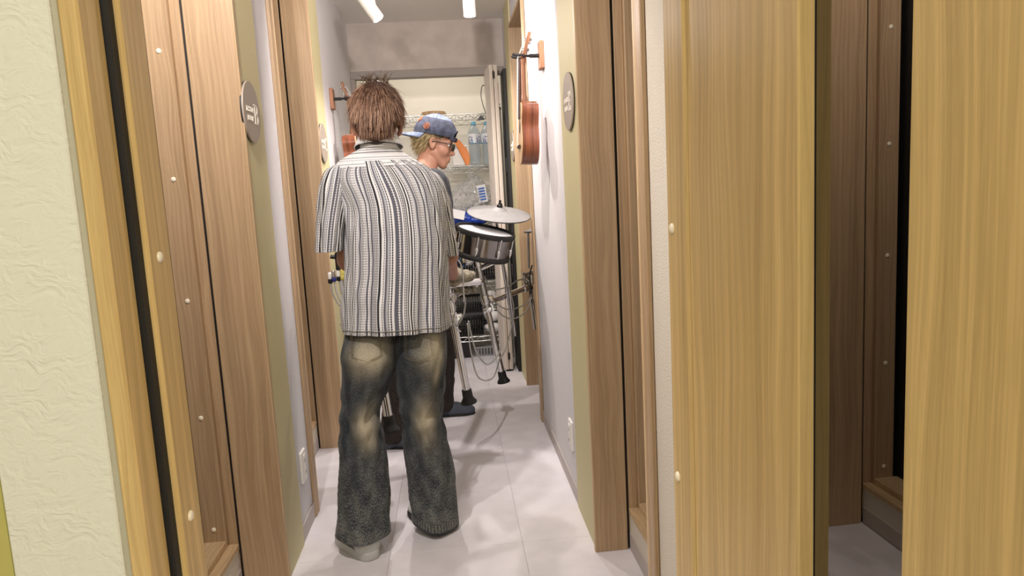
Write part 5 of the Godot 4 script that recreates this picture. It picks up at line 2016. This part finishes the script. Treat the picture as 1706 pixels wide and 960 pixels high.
func man_hair(t: Node3D, hx: Transform3D) -> void:
	var centre := Vector3(-0.016, 0.036, 0)
	var radii := Vector3(0.097, 0.095, 0.079)
	var base := blob([
		["e", Vector3(-0.022, 0.042, 0), Vector3(0.096, 0.095, 0.080)],
		["e", Vector3(-0.055, -0.010, 0), Vector3(0.056, 0.080, 0.060)],
		["s", Vector3(0.085, -0.03, 0), Vector3(0.070, 0.085, 0.10)],
		["s", Vector3(0.012, -0.055, 0.085), Vector3(0.040, 0.060, 0.022)],
		["s", Vector3(0.012, -0.055, -0.085), Vector3(0.040, 0.060, 0.022)],
	], 0.005, 0.012)
	base.tint(0, Color(0.050, 0.027, 0.019))
	var mb := MB.new()
	mb.add(base)
	var crown := Vector3(-0.050, 0.128, 0.0)
	var r2 := RandomNumberGenerator.new()
	r2.seed = 5
	for i in 9500:
		var u := Vector3(r2.randfn(), r2.randfn(), r2.randfn()).normalized()
		if u.x > 0.45 and u.y < 0.45:
			continue
		var p := centre + u * radii * 1.02
		var low := -0.075
		if p.y < low or (p.y < 0.028 and p.x > -0.034 and absf(p.z) > 0.05) or (p.y < 0.005 and p.x > -0.018):
			continue
		var dir := (p - crown)
		dir = (dir - u * dir.dot(u)).normalized()
		dir = (dir + Vector3(r2.randfn(), r2.randfn(), r2.randfn()) * 0.16).normalized()
		var top := smoothstep(0.02, 0.12, p.y)
		var len := r2.randf_range(0.045, 0.085) * (1.0 - 0.25 * top)
		if absf(p.z) > 0.050 and p.y < 0.075:
			len = minf(len, maxf(0.012, p.y + 0.012))
		var k := r2.randf()
		var c := Color(0.19, 0.100, 0.064).lerp(Color(0.06, 0.031, 0.022), k * k) if r2.randf() < 0.52 else Color(0.52, 0.33, 0.23)  # pale strands: hair tone, raised to carry the highlight on top
		var back := smoothstep(0.07, 0.0, p.y)
		strand(mb, p, dir, centre, radii, minf(len * (1.0 + 0.35 * back), maxf(0.02, p.y + 0.085)), lerpf(r2.randf_range(0.03, 0.13), r2.randf_range(0.015, 0.06), back) + 0.08 * top * r2.randf(), 0.22 if p.y < 0.05 else 0.10, r2.randf_range(0.0006, 0.0012), c)
	# nape, down to the collar
	for i in 3200:
		var a := r2.randf_range(-1.0, 1.0)
		var p := Vector3(-0.099 + 0.034 * a * a, r2.randf_range(-0.050, 0.030), a * 0.060)
		var len := minf(r2.randf_range(0.035, 0.075), p.y + 0.070 + r2.randf_range(-0.014, 0.010))
		var c := Color(0.10, 0.055, 0.038).lerp(Color(0.05, 0.027, 0.02), r2.randf()) if r2.randf() < 0.6 else Color(0.26, 0.15, 0.10)
		strand(mb, p, Vector3(0.16, -1, -0.30 * a + r2.randf_range(-0.25, 0.25)), Vector3(-0.03, -0.05, 0), Vector3(0.052, 0.1, 0.050), len, 0.03, 0.1, 0.0009, c, 4)
	# loose wisps at the crown
	for i in 60:
		var p := crown + Vector3(r2.randf_range(-0.03, 0.03), -0.006, r2.randf_range(-0.045, 0.045))
		var d := Vector3(r2.randf_range(-0.4, 0.2), 1.0, r2.randf_range(-1.0, 0.7)).normalized()
		var pts := [p]
		for q in 4:
			d = (d + Vector3(r2.randf_range(-0.1, 0.1), -0.22, r2.randf_range(-0.15, 0.15))).normalized()
			pts.append(pts[-1] + d * r2.randf_range(0.006, 0.011))
		var from := mb.v.size()
		mb.tube(pts, [0.0011, 0.001, 0.0009, 0.0007, 0.0003], 3, false)
		mb.tint(from, Color(0.10, 0.055, 0.035))
	var out := MB.new()
	out.add(mb, hx)
	put("hair", out, "hair", t)


func youth() -> void:
	var t := thing("person", "person in profile with a backward denim cap, dark glasses, dark tee and brown trousers", "person", Vector3.ZERO)
	var hb := Basis(Vector3.UP, -0.10) * Basis(Vector3.BACK, -0.30)
	var hx := Transform3D(hb.scaled(Vector3.ONE * 1.0), Vector3(-0.052, 1.508, -3.86))
	var body := blob([
		["c", Vector3(-0.10, 0.87, -3.86), Vector3(-0.10, 0.87, -3.72), 0.082, 0.082],
		["c", Vector3(-0.11, 1.02, -3.84), Vector3(-0.11, 1.02, -3.74), 0.080, 0.080],
		["c", Vector3(-0.115, 1.20, -3.86), Vector3(-0.115, 1.20, -3.72), 0.084, 0.084],
		["c", Vector3(-0.122, 1.30, -3.91), Vector3(-0.100, 1.30, -3.67), 0.042, 0.042],
		["c", Vector3(-0.13, 1.30, -3.80), Vector3(-0.085, 1.44, -3.85), 0.056, 0.050],
		["c", Vector3(-0.065, 1.29, -3.655), Vector3(-0.045, 1.04, -3.70), 0.044, 0.033],
		["c", Vector3(-0.045, 1.04, -3.70), Vector3(0.050, 0.935, -3.72), 0.033, 0.023],
		["c", Vector3(-0.105, 1.29, -3.955), Vector3(-0.055, 1.05, -3.97), 0.044, 0.033],
		["c", Vector3(-0.055, 1.05, -3.97), Vector3(0.060, 0.945, -3.86), 0.033, 0.023],
		["c", Vector3(-0.10, 0.86, -3.87), Vector3(-0.085, 0.46, -3.91), 0.074, 0.052],
		["c", Vector3(-0.085, 0.46, -3.91), Vector3(-0.125, 0.10, -3.90), 0.050, 0.034],
		["c", Vector3(-0.125, 0.06, -3.90), Vector3(0.02, 0.035, -3.905), 0.032, 0.024],
		["c", Vector3(-0.11, 0.86, -3.72), Vector3(-0.27, 0.46, -3.55), 0.074, 0.052],
		["c", Vector3(-0.27, 0.46, -3.55), Vector3(-0.37, 0.10, -3.45), 0.050, 0.034],
		["c", Vector3(-0.37, 0.06, -3.45), Vector3(-0.25, 0.035, -3.46), 0.032, 0.024],
	], 0.012, 0.035)
	body.add(head_mesh(hx.affine_inverse() * Vector3(-0.125, 1.36, -3.82), 0.056), hx)
	for q in [[Vector3(0.050, 0.935, -3.72), 1.0], [Vector3(0.060, 0.945, -3.86), -1.0]]:
		var w: Vector3 = q[0]
		var items := [["e", w + Vector3(0.040, -0.004, 0), Vector3(0.042, 0.018, 0.036)]]
		for k in 4:
			var z: float = -0.030 + 0.020 * k
			items.append(["c", w + Vector3(0.05, 0.0, z * 0.8), w + Vector3(0.085, 0.0, z), 0.009, 0.009, 0.008])
			items.append(["c", w + Vector3(0.085, 0.0, z), w + Vector3(0.103, -0.022, z), 0.009, 0.0085, 0.005])
			items.append(["c", w + Vector3(0.103, -0.022, z), w + Vector3(0.090, -0.044, z), 0.0085, 0.008, 0.005])
		items.append(["c", w + Vector3(0.025, -0.008, 0.03 * q[1]), w + Vector3(0.055, -0.034, 0.034 * q[1]), 0.012, 0.010, 0.008])
		items.append(["c", w + Vector3(0.055, -0.034, 0.034 * q[1]), w + Vector3(0.080, -0.046, 0.018 * q[1]), 0.010, 0.0085, 0.006])
		body.add(blob(items, 0.0036, 0.012))
	put("body", body, "skin_youth", t)
	eyes(t, hx)
	# lips
	var lp := MB.new()
	lp.tube(spline([hx * Vector3(0.086, -0.070, -0.018), hx * Vector3(0.0945, -0.0672, 0), hx * Vector3(0.086, -0.070, 0.018)], 5), 0.0032, 8)
	lp.tube(spline([hx * Vector3(0.085, -0.077, -0.015), hx * Vector3(0.0925, -0.0792, 0), hx * Vector3(0.085, -0.077, 0.015)], 5), 0.0040, 8)
	put("lips", lp, "lips", t)
	# clothes
	var tee := blob([
		["c", Vector3(-0.105, 0.86, -3.86), Vector3(-0.105, 0.86, -3.72), 0.104, 0.104],
		["c", Vector3(-0.11, 1.02, -3.85), Vector3(-0.11, 1.02, -3.73), 0.104, 0.104],
		["c", Vector3(-0.098, 1.20, -3.87), Vector3(-0.098, 1.20, -3.71), 0.108, 0.108],
		["c", Vector3(-0.118, 1.305, -3.92), Vector3(-0.085, 1.305, -3.66), 0.058, 0.058],
		["c", Vector3(-0.128, 1.32, -3.86), Vector3(-0.128, 1.32, -3.76), 0.058, 0.058],
		["c", Vector3(-0.062, 1.288, -3.655), Vector3(-0.046, 1.075, -3.690), 0.068, 0.062],
		["c", Vector3(-0.100, 1.285, -3.960), Vector3(-0.062, 1.09, -3.972), 0.066, 0.060],
	], 0.010, 0.035)
	var tn := noise(131, 1.0, 2)
	for i in tee.v.size():
		var p := tee.v[i]
		tee.v[i] += Vector3(1, 0, 1) * 0.006 * tn.get_noise_3d(p.x * 14, p.y * 7, p.z * 14)
	put("tee_shirt", tee, "tee_dark", t)
	var nb := MB.new()
	var np := []
	for k in 33:
		var a := TAU * k / 32
		np.append(Vector3(-0.118 + 0.062 * cos(a), 1.368 - 0.016 * cos(a), -3.825 + 0.062 * sin(a)))
	nb.tube(np, 0.008, 8, false)
	put("neckband", nb, "gasket", t)
	var tr := blob([
		["c", Vector3(-0.10, 0.86, -3.86), Vector3(-0.10, 0.86, -3.72), 0.092, 0.092],
		["c", Vector3(-0.10, 0.86, -3.87), Vector3(-0.088, 0.46, -3.91), 0.088, 0.076],
		["c", Vector3(-0.088, 0.46, -3.91), Vector3(-0.112, 0.07, -3.90), 0.074, 0.064],
		["c", Vector3(-0.11, 0.86, -3.72), Vector3(-0.27, 0.46, -3.55), 0.088, 0.076],
		["c", Vector3(-0.27, 0.46, -3.55), Vector3(-0.355, 0.07, -3.45), 0.076, 0.064],
	], 0.011, 0.03)
	for i in tr.v.size():
		var p := tr.v[i]
		p += Vector3(1, 0, 1) * 0.007 * tn.get_noise_3d(p.x * 9, p.y * 11, p.z * 9)
		p.y = maxf(p.y, 0.028)
		tr.v[i] = p
	put("trousers", tr, "trousers_brown", t)
	slipper(t, Vector3(-0.185, 0, -3.895), Vector3(1, 0, -0.05).normalized(), "slipper_tweed", "sole_dark", 0.255, 0.010)
	slipper(t, Vector3(-0.42, 0, -3.45), Vector3(1, 0, 0.08).normalized(), "slipper_tweed", "sole_dark", 0.255, 0.010)
	cap(t, hx)
	glasses(t, hx)
	# bleached hair under the cap, dark at the temple
	var mb := MB.new()
	var r2 := RandomNumberGenerator.new()
	r2.seed = 9
	var centre := Vector3(-0.018, 0.030, 0)
	var radii := Vector3(0.097, 0.094, 0.078)
	var base := blob([["e", Vector3(-0.034, 0.018, 0), Vector3(0.082, 0.072, 0.075)], ["s", Vector3(0.075, -0.06, 0), Vector3(0.075, 0.095, 0.10)], ["s", Vector3(-0.004, -0.040, 0.082), Vector3(0.030, 0.050, 0.020)], ["s", Vector3(-0.004, -0.040, -0.082), Vector3(0.030, 0.050, 0.020)]], 0.005, 0.01)
	base.tint(0, Color(0.20, 0.15, 0.075))
	mb.add(base)
	for i in 4200:
		var u := Vector3(r2.randfn(), r2.randfn(), r2.randfn()).normalized()
		var p := centre + u * radii
		if p.y > 0.062 or p.y < -0.055 or p.x > 0.045:
			continue
		if p.y < 0.028 and p.x > -0.028:
			continue
		var front := smoothstep(0.0, 0.03, p.x)
		var c := Color(0.80, 0.67, 0.40).lerp(Color(0.52, 0.41, 0.22), r2.randf())
		if r2.randf() < 0.14:
			c = Color(0.16, 0.12, 0.07)
		if front > 0.5 and r2.randf() < 0.85:
			c = Color(0.03, 0.025, 0.022)
		var d := Vector3(-0.35, -1.0, 0.0) if p.x < 0.0 else Vector3(-1.0, -0.35, 0.0)
		d = (d + Vector3(r2.randfn(), r2.randfn(), r2.randfn()) * 0.22).normalized()
		strand(mb, p, d, centre, radii, r2.randf_range(0.030, 0.060) * (1.0 - 0.4 * front), r2.randf_range(0.02, 0.14), 0.08, r2.randf_range(0.0010, 0.0018), c, 4)
	var out := MB.new()
	out.add(mb, hx)
	put("hair", out, "hair", t)


func cap(t: Node3D, hx: Transform3D) -> void:
	# worn backwards: crown in six panels, dark sides, strap across the forehead, bill behind
	var cx := hx * Transform3D(Basis(Vector3.BACK, 0.06), Vector3(-0.012, 0.040, 0))
	var o := Node3D.new()
	o.name = "cap"
	t.add_child(o)
	var R := Vector3(0.116, 0.109, 0.093)
	var rows := []
	var rows2 := []
	for i in 15:
		var v := i / 14.0
		var el := -0.10 + v * (PI / 2 + 0.08)
		var row := []
		for k in 60:
			var a := TAU * k / 60
			var rr := cos(maxf(el, 0.0)) * (1.0 + 0.012 * absf(sin(a * 3.0)))
			var y := sin(el) if el > 0 else el * 0.35
			# the open arch over the forehead (a = 0 is the front)
			var p := Vector3(R.x * rr * cos(a), R.y * y, R.z * rr * sin(a))
			var fa := wrapf(a, -PI, PI)
			if absf(fa) < 0.50:
				var need := 0.040 * sqrt(maxf(0.0, 1.0 - pow(fa / 0.50, 2.0)))
				p.y = maxf(p.y, need)
			row.append(cx * p)
		if v <= 0.56:
			rows2.append(row)
		if v >= 0.54:
			rows.append(row)
	var top := MB.new()
	top.grid(rows, true, false)
	put("crown_top", top, "denim_cap", o)
	var sides := MB.new()
	sides.grid(rows2 + [rows[0]], true, false)
	put("crown_side", sides, "denim_cap_dark", o)
	var sm := MB.new()
	for k in 6:
		var a := TAU * (k + 0.5) / 6
		var line := []
		for i in 10:
			var el := 0.10 + i / 9.0 * 1.42
			if absf(wrapf(a, -PI, PI)) < 0.6:
				el = maxf(el, 0.5)
			line.append(cx * Vector3(R.x * cos(el) * cos(a) * 1.006, R.y * sin(el) * 1.006, R.z * cos(el) * sin(a) * 1.006))
		sm.tube(line, 0.0013, 5)
	put("panel_seam", sm, "denim_cap_dark", o)
	var bt := MB.new()
	bt.ball(cx * Vector3(0, R.y + 0.002, 0), Vector3(0.007, 0.004, 0.007), 12)
	put("button", bt, "denim_cap_dark", o)
	var st := MB.new()
	var sp := []
	for k in 21:
		var a := lerpf(-0.75, 0.75, k / 20.0)
		sp.append(cx * Vector3(R.x * cos(a) * 1.012, -0.004 - 0.004 * cos(a), R.z * sin(a) * 1.03))
	var inner := []
	var rws := []
	for k in sp.size():
		var p: Vector3 = sp[k]
		var up := cx.basis.y.normalized()
		var nrm: Vector3 = (p - cx.origin).normalized()
		rws.append([p - up * 0.010, p + up * 0.010, p + up * 0.010 + nrm * 0.0022, p - up * 0.010 + nrm * 0.0022])
	st.grid(rws, true, true)
	put("strap", st, "denim_cap_dark", o)
	# bill
	var bill := MB.new()
	var br := []
	for side in [0.0, 1.0]:
		pass
	for i in 9:
		var v := i / 8.0
		var row := []
		for k in 25:
			var a := lerpf(-1.15, 1.15, k / 24.0)
			var reach := 0.072 * v * cos(a * 1.15)
			var x := -R.x * cos(a) * 1.0 - maxf(reach, 0.0)
			var z := R.z * sin(a) * (1.0 + 0.02 * v)
			var y := -0.006 - 0.30 * maxf(reach, 0.0) - 0.020 * v * pow(absf(sin(a)), 2.0)
			row.append(cx * Vector3(x, y, z))
		br.append(row)
	var loop := []
	for i in br.size():
		var row := []
		for p in br[i]:
			row.append(p)
		for q in range(br[i].size() - 1, -1, -1):
			row.append(br[i][q] - cx.basis.y * 0.004)
		loop.append(row)
	bill.grid(loop, true, true)
	put("bill", bill, "denim_cap", o)
	# round embroidered patch on the side, and the small one behind
	var pa := 1.95
	for q in [[pa, 0.30, 0.017], [2.72, 0.62, 0.016]]:
		var dirv := Vector3(R.x * cos(q[1]) * cos(q[0]), R.y * sin(q[1]), R.z * cos(q[1]) * sin(q[0]))
		var nrm := (dirv / (R * R)).normalized()
		var xf := cx * along(dirv * 1.004, dirv * 1.004 + nrm)
		var pt := MB.new()
		pt.lathe([Vector2(q[2], -0.002), Vector2(q[2], 0.002), Vector2(0.001, 0.0026)], 24, xf)
		var po := put("patch", pt, "patch", o)
		var rg := MB.new()
		rg.lathe([Vector2(q[2] - 0.0030, 0.0015), Vector2(q[2] - 0.0010, 0.0036), Vector2(q[2] + 0.0008, 0.0015)], 24, xf, false)
		for k in 3:
			var b := -0.006 + 0.006 * k
			rg.tube([xf * Vector3(b - 0.002, 0.003, -0.006), xf * Vector3(b + 0.002, 0.003, 0.006)], 0.0011, 5)
		rg.tube([xf * Vector3(-0.009, 0.003, 0.0), xf * Vector3(0.009, 0.003, 0.001)], 0.0010, 5)
		put("stitching", rg, "patch_edge", po)


func glasses(t: Node3D, hx: Transform3D) -> void:
	var o := Node3D.new()
	o.name = "glasses"
	t.add_child(o)
	var lens := mat("dark_lens", Color(0.10, 0.13, 0.16, 0.72), 0.05)
	lens.transparency = BaseMaterial3D.TRANSPARENCY_ALPHA
	for s in [-1, 1]:
		var fr := MB.new()
		var loop := []
		for k in 29:
			var a := TAU * k / 28
			var px := signf(cos(a)) * pow(absf(cos(a)), 0.6) * 0.0235
			var py := signf(sin(a)) * pow(absf(sin(a)), 0.6) * 0.0175
			loop.append(hx * Vector3(0.1015 - 0.20 * absf(px * s + 0.032) * 0.45, -0.004 + py, 0.033 * s + px))
		fr.tube(loop, 0.0026, 8, false)
		put("rim", fr, "gasket", o)
		var ln := MB.new()
		var c := Vector3.ZERO
		for k in 28:
			c += loop[k] / 28.0
		var rows := []
		for d in [0.0, 0.0015]:
			var row := []
			for k in 28:
				row.append(loop[k] + hx.basis.x * d)
			rows.append(row)
		ln.grid(rows, true, true)
		put("lens", ln, "dark_lens", o)
		var tm := MB.new()
		tm.tube([hx * Vector3(0.090, 0.006, 0.058 * s), hx * Vector3(0.082, 0.007, 0.069 * s), hx * Vector3(0.005, 0.004, 0.079 * s), hx * Vector3(-0.014, -0.004, 0.079 * s), hx * Vector3(-0.024, -0.022, 0.076 * s)], 0.0030, 8)
		put("temple", tm, "gasket", o)
	var bg := MB.new()
	bg.tube([hx * Vector3(0.099, 0.004, -0.011), hx * Vector3(0.104, 0.006, 0), hx * Vector3(0.099, 0.004, 0.011)], 0.0024, 8)
	put("bridge", bg, "black_plastic", o)
